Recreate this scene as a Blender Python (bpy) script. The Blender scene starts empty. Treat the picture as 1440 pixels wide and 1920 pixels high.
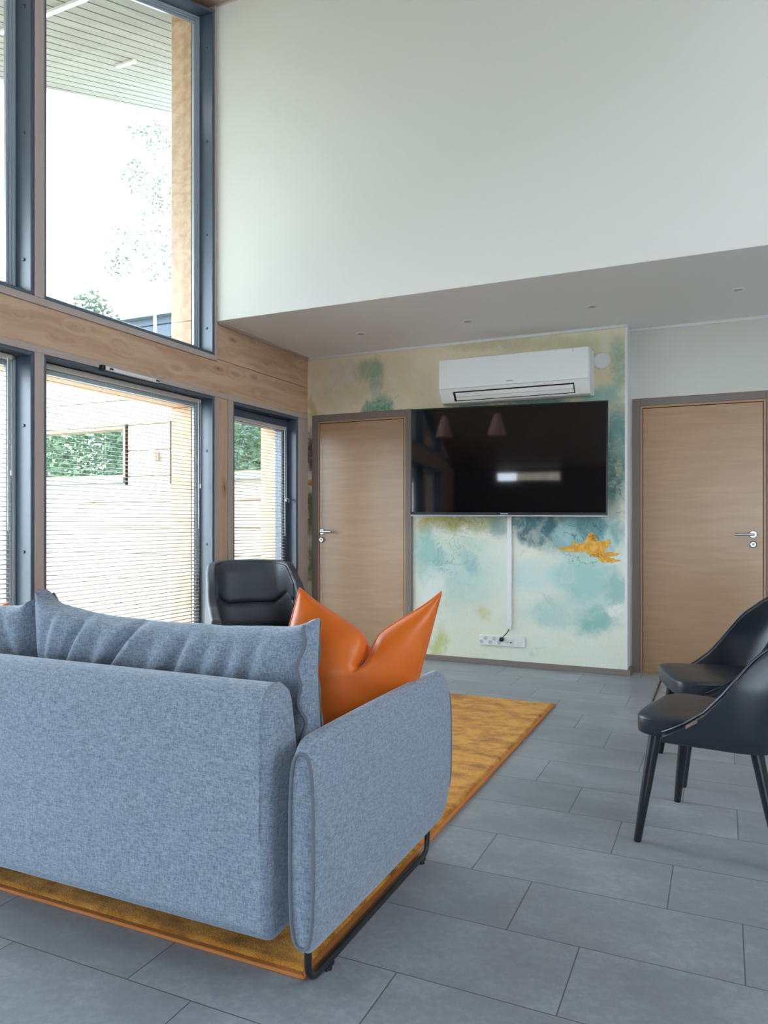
import bpy, bmesh, math, random
from mathutils import Vector, Matrix, noise
PI = math.pi
S = bpy.context.scene
C = S.collection
random.seed(7)

# ------------------------------------------------------------------ helpers
def lin(c):
    c = c / 255.0
    return c / 12.92 if c <= 0.04045 else ((c + 0.055) / 1.055) ** 2.4
def rgb(r, g, b): return (lin(r), lin(g), lin(b), 1.0)
def sstep(a, b, x):
    t = max(0.0, min(1.0, (x - a) / (b - a))); return t * t * (3 - 2 * t)

class MB:
    """collects vertices and faces of one part"""
    def __init__(self): self.v = []; self.f = []
    def add(self, vs, fs):
        o = len(self.v); self.v += [tuple(p) for p in vs]; self.f += [tuple(i + o for i in f) for f in fs]; return self
    def box(self, x0, x1, y0, y1, z0, z1):
        vs = [(x, y, z) for x in (x0, x1) for y in (y0, y1) for z in (z0, z1)]
        return self.add(vs, [(0, 1, 3, 2), (4, 6, 7, 5), (0, 4, 5, 1), (2, 3, 7, 6), (0, 2, 6, 4), (1, 5, 7, 3)])
    def prism(self, pts, axis, a, b):
        n = len(pts)
        def mk(p, t):
            return (t, p[0], p[1]) if axis == 'x' else ((p[0], t, p[1]) if axis == 'y' else (p[0], p[1], t))
        vs = [mk(p, a) for p in pts] + [mk(p, b) for p in pts]
        fs = [tuple(range(n))[::-1], tuple(range(n, 2 * n))] + [(i, (i + 1) % n, (i + 1) % n + n, i + n) for i in range(n)]
        return self.add(vs, fs)
    def ring(self, outer, inner, axis, a, b):
        n = len(outer)
        for i in range(n):
            j = (i + 1) % n
            self.prism([outer[i], outer[j], inner[j], inner[i]], axis, a, b)
        return self
    def tube(self, path, r, seg=10, closed=False, cap=True):
        P = [Vector(p) for p in path]; n = len(P)
        rs = r if isinstance(r, (list, tuple)) else [r] * n
        ring = []
        up = None
        for i in range(n):
            if closed: t = P[(i + 1) % n] - P[i - 1]
            else: t = P[min(i + 1, n - 1)] - P[max(i - 1, 0)]
            t.normalize()
            if up is None:
                up = Vector((0, 0, 1)) if abs(t.z) < .9 else Vector((1, 0, 0))
            a = t.cross(up)
            if a.length < 1e-6: a = t.orthogonal()
            a.normalize(); b = a.cross(t); b.normalize(); up = b
            ring.append([P[i] + (a * math.cos(2 * PI * k / seg) + b * math.sin(2 * PI * k / seg)) * rs[i] for k in range(seg)])
        vs = [p for rr in ring for p in rr]; fs = []
        m = n if closed else n - 1
        for i in range(m):
            for k in range(seg):
                i2 = (i + 1) % n; k2 = (k + 1) % seg
                fs.append((i * seg + k, i * seg + k2, i2 * seg + k2, i2 * seg + k))
        if cap and not closed:
            fs.append(tuple(range(seg))[::-1]); fs.append(tuple((n - 1) * seg + k for k in range(seg)))
        return self.add(vs, fs)
    def lathe(self, prof, seg=24, origin=(0, 0, 0), axis='z'):
        vs = []
        for (r, h) in prof:
            for k in range(seg):
                a = 2 * PI * k / seg; c, s = r * math.cos(a), r * math.sin(a)
                p = (c, s, h) if axis == 'z' else ((c, h, s) if axis == 'y' else (h, c, s))
                vs.append((p[0] + origin[0], p[1] + origin[1], p[2] + origin[2]))
        fs = []
        for i in range(len(prof) - 1):
            for k in range(seg):
                k2 = (k + 1) % seg
                fs.append((i * seg + k, i * seg + k2, (i + 1) * seg + k2, (i + 1) * seg + k))
        fs.append(tuple(range(seg))[::-1]); fs.append(tuple((len(prof) - 1) * seg + k for k in range(seg)))
        return self.add(vs, fs)
    def grid(self, fn, nu, nv):
        vs = [fn(i / nu, j / nv) for i in range(nu + 1) for j in range(nv + 1)]
        fs = [(i * (nv + 1) + j, (i + 1) * (nv + 1) + j, (i + 1) * (nv + 1) + j + 1, i * (nv + 1) + j + 1) for i in range(nu) for j in range(nv)]
        return self.add(vs, fs)
    def move(self, M):
        self.v = [tuple(M @ Vector(p)) for p in self.v]; return self

def obj(name, mb, mat, parent=None, world=True, bevel=None, angle=35, sub=0, merge=False, solid=None):
    off = Vector(parent['_o']) if (parent is not None and world and '_o' in parent) else Vector((0, 0, 0))
    me = bpy.data.meshes.new(name)
    me.from_pydata([tuple(Vector(p) - off) for p in mb.v], [], mb.f)
    bm = bmesh.new(); bm.from_mesh(me)
    if merge: bmesh.ops.remove_doubles(bm, verts=bm.verts, dist=1e-5)
    bmesh.ops.recalc_face_normals(bm, faces=bm.faces)
    bm.to_mesh(me); bm.free()
    for p in me.polygons: p.use_smooth = True
    if angle < 180: me.set_sharp_from_angle(angle=math.radians(angle))
    me.materials.append(mat)
    o = bpy.data.objects.new(name, me); C.objects.link(o)
    if parent is not None: o.parent = parent
    if solid:
        m = o.modifiers.new('s', 'SOLIDIFY'); m.thickness = solid; m.offset = 0
    if bevel:
        m = o.modifiers.new('b', 'BEVEL'); m.width = bevel[0]; m.segments = bevel[1]; m.limit_method = 'ANGLE'; m.angle_limit = math.radians(40); m.harden_normals = False
    if sub:
        m = o.modifiers.new('d', 'SUBSURF'); m.levels = sub; m.render_levels = sub
    return o
def thing(name, label, cat, loc=(0, 0, 0), rotz=0, group=None):
    o = bpy.data.objects.new(name, None); C.objects.link(o)
    o.location = loc; o.rotation_euler = (0, 0, rotz); o.empty_display_size = .1
    o['label'] = label; o['category'] = cat; o['_o'] = tuple(loc) if rotz == 0 else (0, 0, 0)
    if group: o['group'] = group
    return o
def tag(o, label, cat, group=None):
    o['label'] = label; o['category'] = cat
    if group: o['group'] = group
    return o
def setting(o, label=None, cat=None):
    o['kind'] = 'structure'
    if label: o['label'] = label
    if cat: o['category'] = cat
    return o
def group_root(name, loc=(0, 0, 0)):
    o = bpy.data.objects.new(name, None); C.objects.link(o); o.location = loc; o['_o'] = tuple(loc); o['kind'] = 'structure'; o.empty_display_size = .1
    return o
def dup(root, loc, rotz, label=None):
    r = root.copy(); C.objects.link(r); r.location = loc; r.rotation_euler = (0, 0, rotz)
    if label: r['label'] = label
    for ch in list(root.children):
        c = ch.copy(); C.objects.link(c); c.parent = r
        for g in list(ch.children):
            d = g.copy(); C.objects.link(d); d.parent = c
    return r

# ------------------------------------------------------------------ materials
class NT:
    def __init__(self, name):
        self.m = bpy.data.materials.new(name); self.m.use_nodes = True
        self.t = self.m.node_tree; self.t.nodes.clear()
        self.out = self.n('ShaderNodeOutputMaterial')
    def n(self, ty, **kw):
        x = self.t.nodes.new(ty)
        for k, v in kw.items(): setattr(x, k, v)
        return x
    def l(self, a, b): self.t.links.new(a, b)
    def val(self, sock, v):
        if isinstance(v, bpy.types.NodeSocket): self.l(v, sock)
        else: sock.default_value = v
    def math(self, op, a, b=None, clamp=False):
        x = self.n('ShaderNodeMath', operation=op, use_clamp=clamp); self.val(x.inputs[0], a)
        if b is not None: self.val(x.inputs[1], b)
        return x.outputs[0]
    def vmath(self, op, a, b=None):
        x = self.n('ShaderNodeVectorMath', operation=op); self.val(x.inputs[0], a)
        if b is not None: self.val(x.inputs[1], b)
        return x.outputs['Value'] if op in ('LENGTH', 'DOT_PRODUCT') else x.outputs[0]
    def mix(self, f, a, b, mode='MIX'):
        x = self.n('ShaderNodeMix', data_type='RGBA', blend_type=mode)
        self.val(x.inputs[0], f); self.val(x.inputs[6], a); self.val(x.inputs[7], b); return x.outputs[2]
    def mixf(self, f, a, b):
        x = self.n('ShaderNodeMix', data_type='FLOAT'); self.val(x.inputs[0], f); self.val(x.inputs[2], a); self.val(x.inputs[3], b); return x.outputs[0]
    def rng(self, v, a, b, c=0.0, d=1.0, mode='SMOOTHSTEP'):
        x = self.n('ShaderNodeMapRange', interpolation_type=mode); self.val(x.inputs[0], v)
        x.inputs[1].default_value = a; x.inputs[2].default_value = b; x.inputs[3].default_value = c; x.inputs[4].default_value = d
        return x.outputs[0]
    def pos(self): return self.n('ShaderNodeNewGeometry').outputs['Position']
    def ob(self): return self.n('ShaderNodeTexCoord').outputs['Object']
    def scale(self, v, s):
        x = self.n('ShaderNodeMapping'); self.l(v, x.inputs[0]); x.inputs['Scale'].default_value = s; return x.outputs[0]
    def noise(self, v, s, d=4, r=.55, out='Fac', dist=0):
        x = self.n('ShaderNodeTexNoise'); self.l(v, x.inputs['Vector']); x.inputs['Scale'].default_value = s; x.inputs['Detail'].default_value = d
        x.inputs['Roughness'].default_value = r; x.inputs['Distortion'].default_value = dist; return x.outputs['Factor' if out == 'Fac' and 'Factor' in x.outputs else out]
    def ramp(self, f, stops):
        x = self.n('ShaderNodeValToRGB'); self.l(f, x.inputs[0]); e = x.color_ramp.elements
        while len(e) < len(stops): e.new(.5)
        for q, (p, c) in zip(e, stops): q.position = p; q.color = c
        return x.outputs[0]
    def bump(self, h, strength=.3, dist=.01):
        x = self.n('ShaderNodeBump'); self.l(h, x.inputs['Height']); x.inputs['Strength'].default_value = strength; x.inputs['Distance'].default_value = dist; return x.outputs[0]
    def pbsdf(self, col, rough=.5, metal=0, normal=None, spec=.5, **kw):
        x = self.n('ShaderNodeBsdfPrincipled'); self.val(x.inputs['Base Color'], col); self.val(x.inputs['Roughness'], rough)
        x.inputs['Metallic'].default_value = metal; x.inputs['Specular IOR Level'].default_value = spec
        if normal is not None: self.l(normal, x.inputs['Normal'])
        for k, v in kw.items(): x.inputs[k].default_value = v
        self.l(x.outputs[0], self.out.inputs[0]); return x

def plain(name, col, rough=.5, metal=0, spec=.5, nz=0.0, bump=0.0, bs=60, **kw):
    t = NT(name); c = col; nm = None
    p = t.ob()
    if nz:
        f = t.noise(p, 6, 5); c = t.mix(t.rng(f, .3, .7), tuple(x * (1 - nz) for x in col[:3]) + (1,), tuple(min(1, x * (1 + nz)) for x in col[:3]) + (1,))
    if bump: nm = t.bump(t.noise(p, bs, 3), bump, .004)
    t.pbsdf(c, rough, metal, nm, spec, **kw)
    return t.m

def wood(name, c1, c2, knot, axis='y', grain=1.0, knots=True, rough=.5, kscale=1.0, coat=0.0, flat=None):
    t = NT(name); p = t.ob()
    sc = {'x': (1.2, 14, 14), 'y': (14, 1.2, 14), 'z': (14, 14, 1.2)}[axis]
    sk = list({'x': (2.1, 5.2, 5.2), 'y': (5.2, 2.1, 5.2), 'z': (5.2, 5.2, 2.1)}[axis])
    if flat is not None: sk[flat] = .02
    if knots:
        v = t.n('ShaderNodeTexVoronoi'); t.l(t.scale(p, tuple(q * kscale for q in sk)), v.inputs['Vector']); v.inputs['Scale'].default_value = 1.0; v.inputs['Randomness'].default_value = 1
        dk = v.outputs['Distance']
        swirl = t.n('ShaderNodeCombineXYZ'); s = t.rng(dk, 0.0, .5, .9, 0)
        for i in range(3): t.l(s, swirl.inputs[i])
        p2 = t.vmath('ADD', t.scale(p, sc), t.vmath('SCALE', swirl.outputs[0]))
        t.t.nodes[-1]
    else:
        dk = None; p2 = t.scale(p, sc)
    f = t.noise(p2, 1.0 * grain, 6, .6, dist=.4)
    f2 = t.noise(t.scale(p, tuple(q * .22 for q in sc)), 1.0, 3)
    col = t.mix(t.rng(f, .3, .7), c1, c2)
    col = t.mix(t.math('MULTIPLY', t.rng(f2, .35, .7), .35), col, tuple(x * .8 for x in c1[:3]) + (1,))
    if dk is not None:
        f3 = t.noise(p, 30, 3)
        kk = t.math('ADD', dk, t.math('MULTIPLY', f3, .05))
        col = t.mix(t.rng(kk, .055, .10, .75, 0), col, knot)
        col = t.mix(t.rng(kk, .09, .26, .38, 0), col, tuple(x * .75 for x in knot[:3]) + (1,))
    t.pbsdf(col, rough, 0, t.bump(f, .08, .003), .4, **({'Coat Weight': coat, 'Coat Roughness': .3} if coat else {}))
    return t.m

M = {}
M['white_wall'] = plain('white_wall_paint', (.80, .79, .755, 1), .85, spec=.2, bump=.03, bs=180)
M['upper_wall'] = plain('cream_wall_paint', (.72, .70, .645, 1), .85, spec=.2, bump=.03, bs=180)
M['recess_wall'] = plain('off_white_wall_paint', (.68, .665, .62, 1), .85, spec=.2, bump=.03, bs=180)
M['low_ceiling'] = plain('ceiling_paint', (.86, .855, .85, 1), .9, spec=.2)
M['white_paint'] = plain('white_paint', (.76, .76, .75, 1), .6, spec=.3)
M['log'] = wood('log_wood', rgb(210, 180, 152), rgb(184, 148, 118), rgb(122, 76, 58), 'y', flat=0, kscale=1.55)
M['log_out'] = wood('outdoor_log_wood', rgb(172, 166, 156), rgb(158, 149, 138), rgb(130, 100, 80), 'x', flat=1)
M['post'] = wood('post_wood', rgb(208, 178, 148), rgb(194, 160, 130), rgb(128, 80, 54), 'z', flat=0)
M['reveal'] = wood('reveal_wood', rgb(172, 158, 138), rgb(158, 140, 118), rgb(128, 98, 72), 'z', flat=1)
M['trim'] = wood('taupe_trim', rgb(188, 175, 167), rgb(177, 162, 154), rgb(140, 124, 114), 'y', knots=False)
M['trim_v'] = wood('taupe_trim_upright', rgb(188, 175, 167), rgb(177, 162, 154), rgb(140, 124, 114), 'z', knots=False)
M['doorframe'] = plain('taupe_door_casing', rgb(126, 114, 107), .6)
M['oak'] = wood('oak_veneer', rgb(176, 141, 107), rgb(166, 130, 96), rgb(150, 110, 80), 'x', grain=2.2, knots=False, rough=.36, coat=.7)
M['oak_edge'] = plain('oak_edge', rgb(176, 140, 106), .5)
M['wood_ceiling'] = wood('stained_ceiling_boards', rgb(156, 134, 120), rgb(140, 118, 104), rgb(100, 80, 68), 'y')
M['dark_frame'] = plain('anthracite_frame', rgb(70, 84, 100), .34, spec=.8)
M['sash'] = plain('aluminium_sash', rgb(172, 184, 192), .35, metal=.2)
M['chrome'] = plain('brushed_steel', (.50, .50, .50, 1), .32, metal=1)
M['screw'] = plain('screw_head', rgb(90, 96, 102), .4, metal=.6)
M['black_metal'] = plain('black_metal', rgb(28, 31, 34), .4, spec=.5)
M['black_plastic'] = plain('black_plastic', rgb(20, 21, 23), .35)
M['gap'] = plain('painted_gap_shade', rgb(40, 30, 24), .9, spec=.1)  # dark colour standing in for the shade inside gaps and grooves
M['white_plastic'] = plain('white_plastic', (.80, .80, .79, 1), .35, spec=.45)
M['grey_plastic'] = plain('grey_plastic', (.42, .43, .44, 1), .4)
M['socket_grey'] = plain('socket_recess', (.52, .52, .53, 1), .5)
M['blind'] = plain('blind_slat', (.46, .43, .39, 1), .45, spec=.4)
M['cord'] = plain('blind_cord', (.75, .75, .74, 1), .7)
M['leather'] = plain('black_leather', rgb(42, 49, 58), .34, spec=.6, bump=.05, bs=500)
M['leather2'] = plain('charcoal_leather', rgb(66, 71, 79), .5, spec=.5, bump=.05, bs=500)
M['black_wood'] = plain('black_stained_wood', rgb(26, 30, 34), .38)
M['coral'] = plain('coral_lamp_shade', rgb(236, 186, 170), .6)
M['pave'] = plain('terrace_paving', rgb(190, 185, 178), .8, nz=.1)
M['clad'] = plain('dark_cladding', rgb(60, 70, 84), .6, nz=.1)
M['roof_metal'] = plain('roof_metal', rgb(120, 130, 142), .4, metal=.3)
M['grass'] = plain('lawn', rgb(112, 120, 96), .9, nz=.3)
M['bark'] = plain('birch_bark', rgb(215, 212, 205), .8, nz=.25)
M['lampglow'] = plain('lamp_diffuser', (1, 1, 1, 1), .5, **{'Emission Color': (1, .97, .9, 1), 'Emission Strength': 3.0})
M['mat'] = plain('woven_grey_mat', rgb(150, 146, 146), .95, spec=.1, nz=.2, bump=.8, bs=220)

def leafmat(name, c):
    t = NT(name); d = t.n('ShaderNodeBsdfDiffuse'); d.inputs[0].default_value = c
    tr = t.n('ShaderNodeBsdfTranslucent'); tr.inputs[0].default_value = tuple(min(1, x * 1.2) for x in c[:3]) + (1,)
    m = t.n('ShaderNodeMixShader'); m.inputs[0].default_value = .5; t.l(d.outputs[0], m.inputs[1]); t.l(tr.outputs[0], m.inputs[2]); t.l(m.outputs[0], t.out.inputs[0])
    return t.m
M['leaf'] = leafmat('hedge_leaf', rgb(112, 138, 112))
M['leaf2'] = leafmat('birch_leaf', rgb(78, 90, 76))

def glassmat():
    t = NT('window_glass'); tr = t.n('ShaderNodeBsdfTransparent'); tr.inputs[0].default_value = (.93, .95, .95, 1)
    g = t.n('ShaderNodeBsdfGlossy'); g.inputs['Roughness'].default_value = .01; g.inputs[0].default_value = (.9, .95, 1, 1)
    ge = t.n('ShaderNodeNewGeometry'); dt = t.math('ABSOLUTE', t.vmath('DOT_PRODUCT', ge.outputs['Normal'], ge.outputs['Incoming']))
    f = t.math('ADD', t.math('MULTIPLY', t.math('POWER', t.math('SUBTRACT', 1.0, dt), 5.0), .9), .035)
    m = t.n('ShaderNodeMixShader'); t.l(f, m.inputs[0]); t.l(tr.outputs[0], m.inputs[1]); t.l(g.outputs[0], m.inputs[2]); t.l(m.outputs[0], t.out.inputs[0])
    return t.m
M['glass'] = glassmat()

def fabric():
    t = NT('heather_grey_fabric'); p = t.ob()
    a = t.noise(t.scale(p, (340, 340, 60)), 1, 2, .6); b = t.noise(t.scale(p, (60, 60, 340)), 1, 2, .6)
    c = t.noise(p, 210, 3, .6); w = t.math('ADD', t.math('MULTIPLY', t.math('ADD', a, b), .36), t.math('MULTIPLY', c, .28))
    col = t.ramp(w, [(.36, (.12, .155, .21, 1)), (.5, (.235, .285, .36, 1)), (.64, (.36, .415, .49, 1))])
    x = t.pbsdf(col, .9, 0, t.bump(w, .5, .002), .15)
    x.inputs['Sheen Weight'].default_value = .35; x.inputs['Sheen Roughness'].default_value = .5; x.inputs['Sheen Tint'].default_value = (.85, .92, 1, 1)
    return t.m
M['fabric'] = fabric()
M['piping'] = plain('sofa_piping_shaded', (.16, .18, .215, 1), .9, spec=.1)  # piping tone darkened to paint in the shadow of the seam groove

def satin():
    t = NT('orange_satin'); p = t.ob(); f = t.noise(p, 7, 3)
    col = t.mix(t.rng(f, .3, .7), rgb(212, 100, 26), rgb(222, 112, 34))
    x = t.pbsdf(col, .42, 0, t.bump(t.noise(p, 14, 2), .12, .01), .4)
    x.inputs['Sheen Weight'].default_value = .4; x.inputs['Sheen Roughness'].default_value = .35; x.inputs['Sheen Tint'].default_value = (1, .75, .5, 1)
    return t.m
M['orange'] = satin()

def rugmat():
    t = NT('mustard_pile'); p = t.ob()
    f = t.noise(t.scale(p, (3.4, 5.2, 1)), 1.9, 7, .68, dist=.25); g = t.noise(p, 260, 2)
    col = t.ramp(f, [(.36, rgb(150, 88, 20)), (.46, rgb(206, 132, 38)), (.57, rgb(234, 164, 66))])
    col = t.mix(t.rng(g, .35, .7, .35, 0), col, rgb(110, 60, 12))
    x = t.pbsdf(col, .95, 0, t.bump(g, .7, .004), .1)
    x.inputs['Sheen Weight'].default_value = .4; x.inputs['Sheen Tint'].default_value = (1, .8, .45, 1)
    return t.m
M['rug'] = rugmat()
M['rug_edge'] = plain('rug_binding', rgb(190, 118, 58), .8)

def floormat():
    t = NT('grey_stone_tiles'); p = t.pos(); s = t.n('ShaderNodeSeparateXYZ'); t.l(p, s.inputs[0])
    ry = t.math('DIVIDE', t.math('SUBTRACT', s.outputs[1], 1.737), .3095); row = t.math('FLOOR', ry); fy = t.math('SUBTRACT', ry, row)
    rx = t.math('DIVIDE', t.math('ADD', t.math('ADD', s.outputs[0], .353), t.math('MULTIPLY', row, .2023)), .607); cx = t.math('FLOOR', rx); fx = t.math('SUBTRACT', rx, cx)
    ex = t.math('MULTIPLY', t.math('MINIMUM', fx, t.math('SUBTRACT', 1.0, fx)), .607)
    ey = t.math('MULTIPLY', t.math('MINIMUM', fy, t.math('SUBTRACT', 1.0, fy)), .3095)
    e = t.math('MINIMUM', ex, ey); joint = t.rng(e, .0009, .0022, 1, 0)
    cb = t.n('ShaderNodeCombineXYZ'); t.l(cx, cb.inputs[0]); t.l(row, cb.inputs[1])
    wn = t.n('ShaderNodeTexWhiteNoise', noise_dimensions='3D'); t.l(cb.outputs[0], wn.inputs['Vector'])
    pv = t.vmath('ADD', p, t.vmath('MULTIPLY', wn.outputs['Color'], (7, 7, 7)))
    a = t.noise(t.scale(pv, (1.0, 1.6, 1)), 3.2, 5, .6); b = t.noise(pv, 45, 4, .65); cc = t.noise(t.scale(pv, (1, 2.2, 1)), 9, 5, .7)
    col = t.mix(t.rng(a, .3, .72), rgb(150, 155, 161), rgb(176, 182, 189))
    col = t.mix(t.rng(b, .35, .7, .42, 0), col, rgb(122, 127, 133))
    col = t.mix(t.rng(t.noise(pv, 1.4, 4, .6), .42, .68, .35, 0), col, rgb(128, 132, 136))
    col = t.mix(t.rng(cc, .66, .78, 0, .35), col, rgb(188, 190, 192))
    col = t.mix(t.rng(wn.outputs['Value'], 0, 1, 0, .16, 'LINEAR'), col, rgb(122, 127, 133))
    col = t.mix(joint, col, rgb(84, 87, 92))
    h = t.math('SUBTRACT', t.math('MULTIPLY', b, .15), joint)
    t.pbsdf(col, t.rng(b, .3, .7, .36, .5), 0, t.bump(h, .25, .002), .45)
    return t.m
M['floor'] = floormat()

def soffitmat():
    t = NT('pale_soffit_boards'); p = t.pos(); s = t.n('ShaderNodeSeparateXYZ'); t.l(p, s.inputs[0])
    r = t.math('DIVIDE', s.outputs[0], .107); f = t.math('SUBTRACT', r, t.math('FLOOR', r))
    g = t.rng(t.math('MINIMUM', f, t.math('SUBTRACT', 1.0, f)),   .045, .085, 1, 0)
    n = t.noise(t.scale(p, (10, 1.2, 1)), 1.5, 4)
    col = t.mix(t.rng(n, .3, .7), rgb(150, 150, 141), rgb(138, 137, 127)); col = t.mix(g, col, rgb(58, 54, 48))
    t.pbsdf(col, .7, 0, None, .2); return t.m
M['soffit'] = soffitmat()

def weave_tv():
    t = NT('tv_screen'); t.pbsdf((.002, .0025, .004, 1), .04, 0, t.bump(t.noise(t.ob(), 2.2, 1), .012, .05), .8); return t.m
M['screen'] = weave_tv()

# watercolour wall covering: soft colour washes laid over one another, on wall coordinates (x, z)
LAYERS = [
(-3.022, 2.375, 0.585, 0.330, 0, (206, 190, 158), 0.8, 0.7, 's'),
(-3.118, 2.454, 0.086, 0.180, 0, (214, 204, 200), 0.5, 0.6, 'c'),
(-2.996, 2.491, 0.074, 0.141, 0, (214, 204, 202), 0.5, 0.6, 'c'),
(-2.534, 2.429, 0.249, 0.274, 0, (208, 190, 160), 0.6, 0.5, 's'),
(-2.777, 2.496, 0.174, 0.158, 0, (150, 165, 140), 0.7, 0.75, 's'),
(-2.731, 2.376, 0.082, 0.231, 0, (150, 170, 146), 0.5, 0.7, 'c'),
(-2.720, 2.112, 0.183, 0.139, 0, (122, 160, 138), 0.35, 0.95, 'c'),
(-2.649, 2.176, 0.091, 0.110, 0, (150, 180, 160), 0.4, 0.7, 'c'),
(-2.265, 2.317, 0.216, 0.314, 0, (214, 206, 178), 0.8, 0.6, 's'),
(-1.709, 2.619, 0.491, 0.095, 0, (205, 190, 152), 0.8, 0.7, 's'),
(-1.319, 2.579, 0.380, 0.109, 0, (198, 190, 150), 0.8, 0.6, 's'),
(-0.989, 2.484, 0.282, 0.205, 0, (188, 190, 150), 0.8, 0.7, 's'),
(-0.752, 2.522, 0.085, 0.105, 0, (222, 214, 188), 0.5, 0.7, 'c'),
(-0.713, 2.357, 0.100, 0.282, 0, (148, 176, 150), 0.6, 0.85, 's'),
(-0.830, 2.306, 0.118, 0.122, 0, (214, 196, 158), 0.7, 0.7, 's'),
(-1.799, 2.124, 0.226, 0.078, 0, (150, 186, 160), 0.6, 0.85, 's'),
(-1.319, 2.108, 0.295, 0.092, 0, (118, 160, 158), 0.5, 0.85, 'c'),
(-1.533, 2.089, 0.061, 0.060, 0, (190, 205, 180), 0.5, 0.7, 'c'),
(-0.830, 2.124, 0.236, 0.146, 0, (134, 178, 168), 0.7, 0.85, 's'),
(-0.733, 1.633, 0.194, 0.524, 0, (98, 142, 138), 0.6, 0.95, 's'),
(-0.713, 1.713, 0.070, 0.161, 0, (150, 180, 165), 0.6, 0.5, 'c'),
(-0.752, 1.876, 0.055, 0.121, 0, (120, 165, 160), 0.3, 0.6, 'c'),
(-0.744, 1.473, 0.062, 0.242, 10, (80, 122, 120), 0.5, 0.6, 'c'),
(-0.713, 1.552, 0.030, 0.105, 0, (190, 190, 150), 0.5, 0.5, 'c'),
(-1.982, 0.710, 0.509, 0.396, 0, (182, 212, 204), 0.8, 0.8, 's'),
(-2.122, 1.172, 0.330, 0.116, 0, (168, 158, 84), 0.7, 0.9, 's'),
(-1.776, 1.159, 0.270, 0.104, 0, (170, 170, 110), 0.7, 0.7, 's'),
(-2.289, 1.128, 0.097, 0.135, 0, (170, 135, 50), 0.6, 0.6, 'c'),
(-2.265, 0.881, 0.192, 0.269, 0, (150, 196, 188), 0.6, 0.8, 's'),
(-1.890, 0.844, 0.092, 0.197, -25, (140, 186, 188), 0.6, 0.6, 'c'),
(-2.241, 0.612, 0.162, 0.224, 0, (230, 236, 230), 0.7, 0.7, 's'),
(-1.936, 0.974, 0.276, 0.114, 0, (186, 212, 196), 0.7, 0.7, 's'),
(-0.989, 1.068, 0.443, 0.230, 0, (120, 164, 164), 0.5, 0.95, 's'),
(-1.344, 1.129, 0.212, 0.202, 0, (66, 106, 118), 0.35, 0.95, 'c'),
(-1.361, 1.192, 0.297, 0.110, 0, (84, 126, 132), 0.5, 0.9, 's'),
(-1.621, 1.107, 0.132, 0.120, 0, (110, 150, 150), 0.7, 0.7, 's'),
(-1.070, 1.026, 0.122, 0.107, 0, (170, 206, 204), 0.6, 0.7, 's'),
(-0.917, 1.130, 0.136, 0.123, 0, (84, 128, 138), 0.4, 0.6, 'c'),
(-0.791, 0.988, 0.086, 0.105, 0, (150, 192, 200), 0.5, 0.8, 'c'),
(-1.319, 0.730, 0.380, 0.210, 0, (198, 220, 216), 0.7, 0.85, 's'),
(-0.949, 0.700, 0.341, 0.287, 0, (160, 202, 198), 0.7, 0.9, 's'),
(-0.752, 0.666, 0.101, 0.186, 0, (150, 190, 184), 0.5, 0.8, 's'),
(-0.870, 0.418, 0.198, 0.146, 0, (134, 188, 178), 0.7, 0.9, 's'),
(-1.193, 0.442, 0.373, 0.150, 0, (172, 208, 202), 0.8, 0.8, 's'),
(-0.744, 0.485, 0.077, 0.056, 0, (232, 234, 226), 0.5, 0.9, 'c'),
(-1.152, 0.132, 0.578, 0.166, 0, (224, 228, 214), 0.8, 0.8, 's'),
(-1.890, 0.188, 0.457, 0.262, 0, (228, 228, 204), 0.8, 0.7, 's'),
(-2.145, 0.149, 0.095, 0.178, 0, (190, 196, 110), 0.8, 0.8, 's'),
(-1.776, 0.412, 0.081, 0.113, 0, (206, 206, 150), 0.8, 0.7, 's'),
(-3.386, 2.211, 0.044, 0.193, 0, (190, 186, 120), 0.7, 0.8, 's'),
(-3.386, 1.777, 0.078, 0.241, 0, (84, 74, 36), 0.6, 0.95, 's'),
(-3.386, 1.246, 0.078, 0.289, 0, (104, 112, 60), 0.6, 0.95, 's'),
(-3.386, 0.764, 0.078, 0.289, 0, (140, 146, 86), 0.6, 0.9, 's'),
(-3.386, 1.512, 0.050, 0.034, 0, (206, 150, 50), 0.3, 1, 'n'),
(-2.381, 1.512, 0.024, 0.407, 0, (150, 130, 60), 0.6, 0.9, 's'),
]
GOLD = [
[(-1.187, 0.945), (-1.061, 0.969), (-1.05, 0.923)] ,
[(-1.061, 0.98), (-0.866, 1.011), (-0.817, 0.938), (-1.039, 0.921)] ,
[(-1.061, 1.02), (-1.036, 0.986), (-1.061, 0.963)] ,
[(-0.971, 0.999), (-0.935, 1.061), (-0.877, 1.039), (-0.861, 1.0)] ,
[(-0.935, 1.061), (-0.908, 1.077), (-0.877, 1.039)] ,
[(-0.866, 1.005), (-0.774, 1.02), (-0.773, 0.995), (-0.817, 0.938)] ,
[(-1.039, 0.923), (-0.817, 0.95), (-0.806, 0.888), (-0.872, 0.87), (-0.916, 0.897)] ,
[(-0.823, 0.924), (-0.736, 0.926), (-0.709, 0.912), (-0.736, 0.895), (-0.817, 0.888)] ,
[(-0.872, 0.881), (-0.806, 0.893), (-0.693, 0.862), (-0.774, 0.846), (-0.834, 0.847)] ,
]
VEINS = [(-.95, 1.09, .22, .14, (70, 104, 116), .75), (-.97, .885, .20, .09, (60, 108, 116), .8), (-.74, 1.42, .10, .34, (62, 104, 104), .7), (-2.05, .92, .30, .28, (120, 168, 176), .55), (-1.9, 1.15, .3, .07, (110, 120, 70), .5), (-2.66, 2.18, .22, .12, (70, 120, 100), .6), (-1.45, 2.12, .5, .07, (80, 130, 130), .6)]
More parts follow.
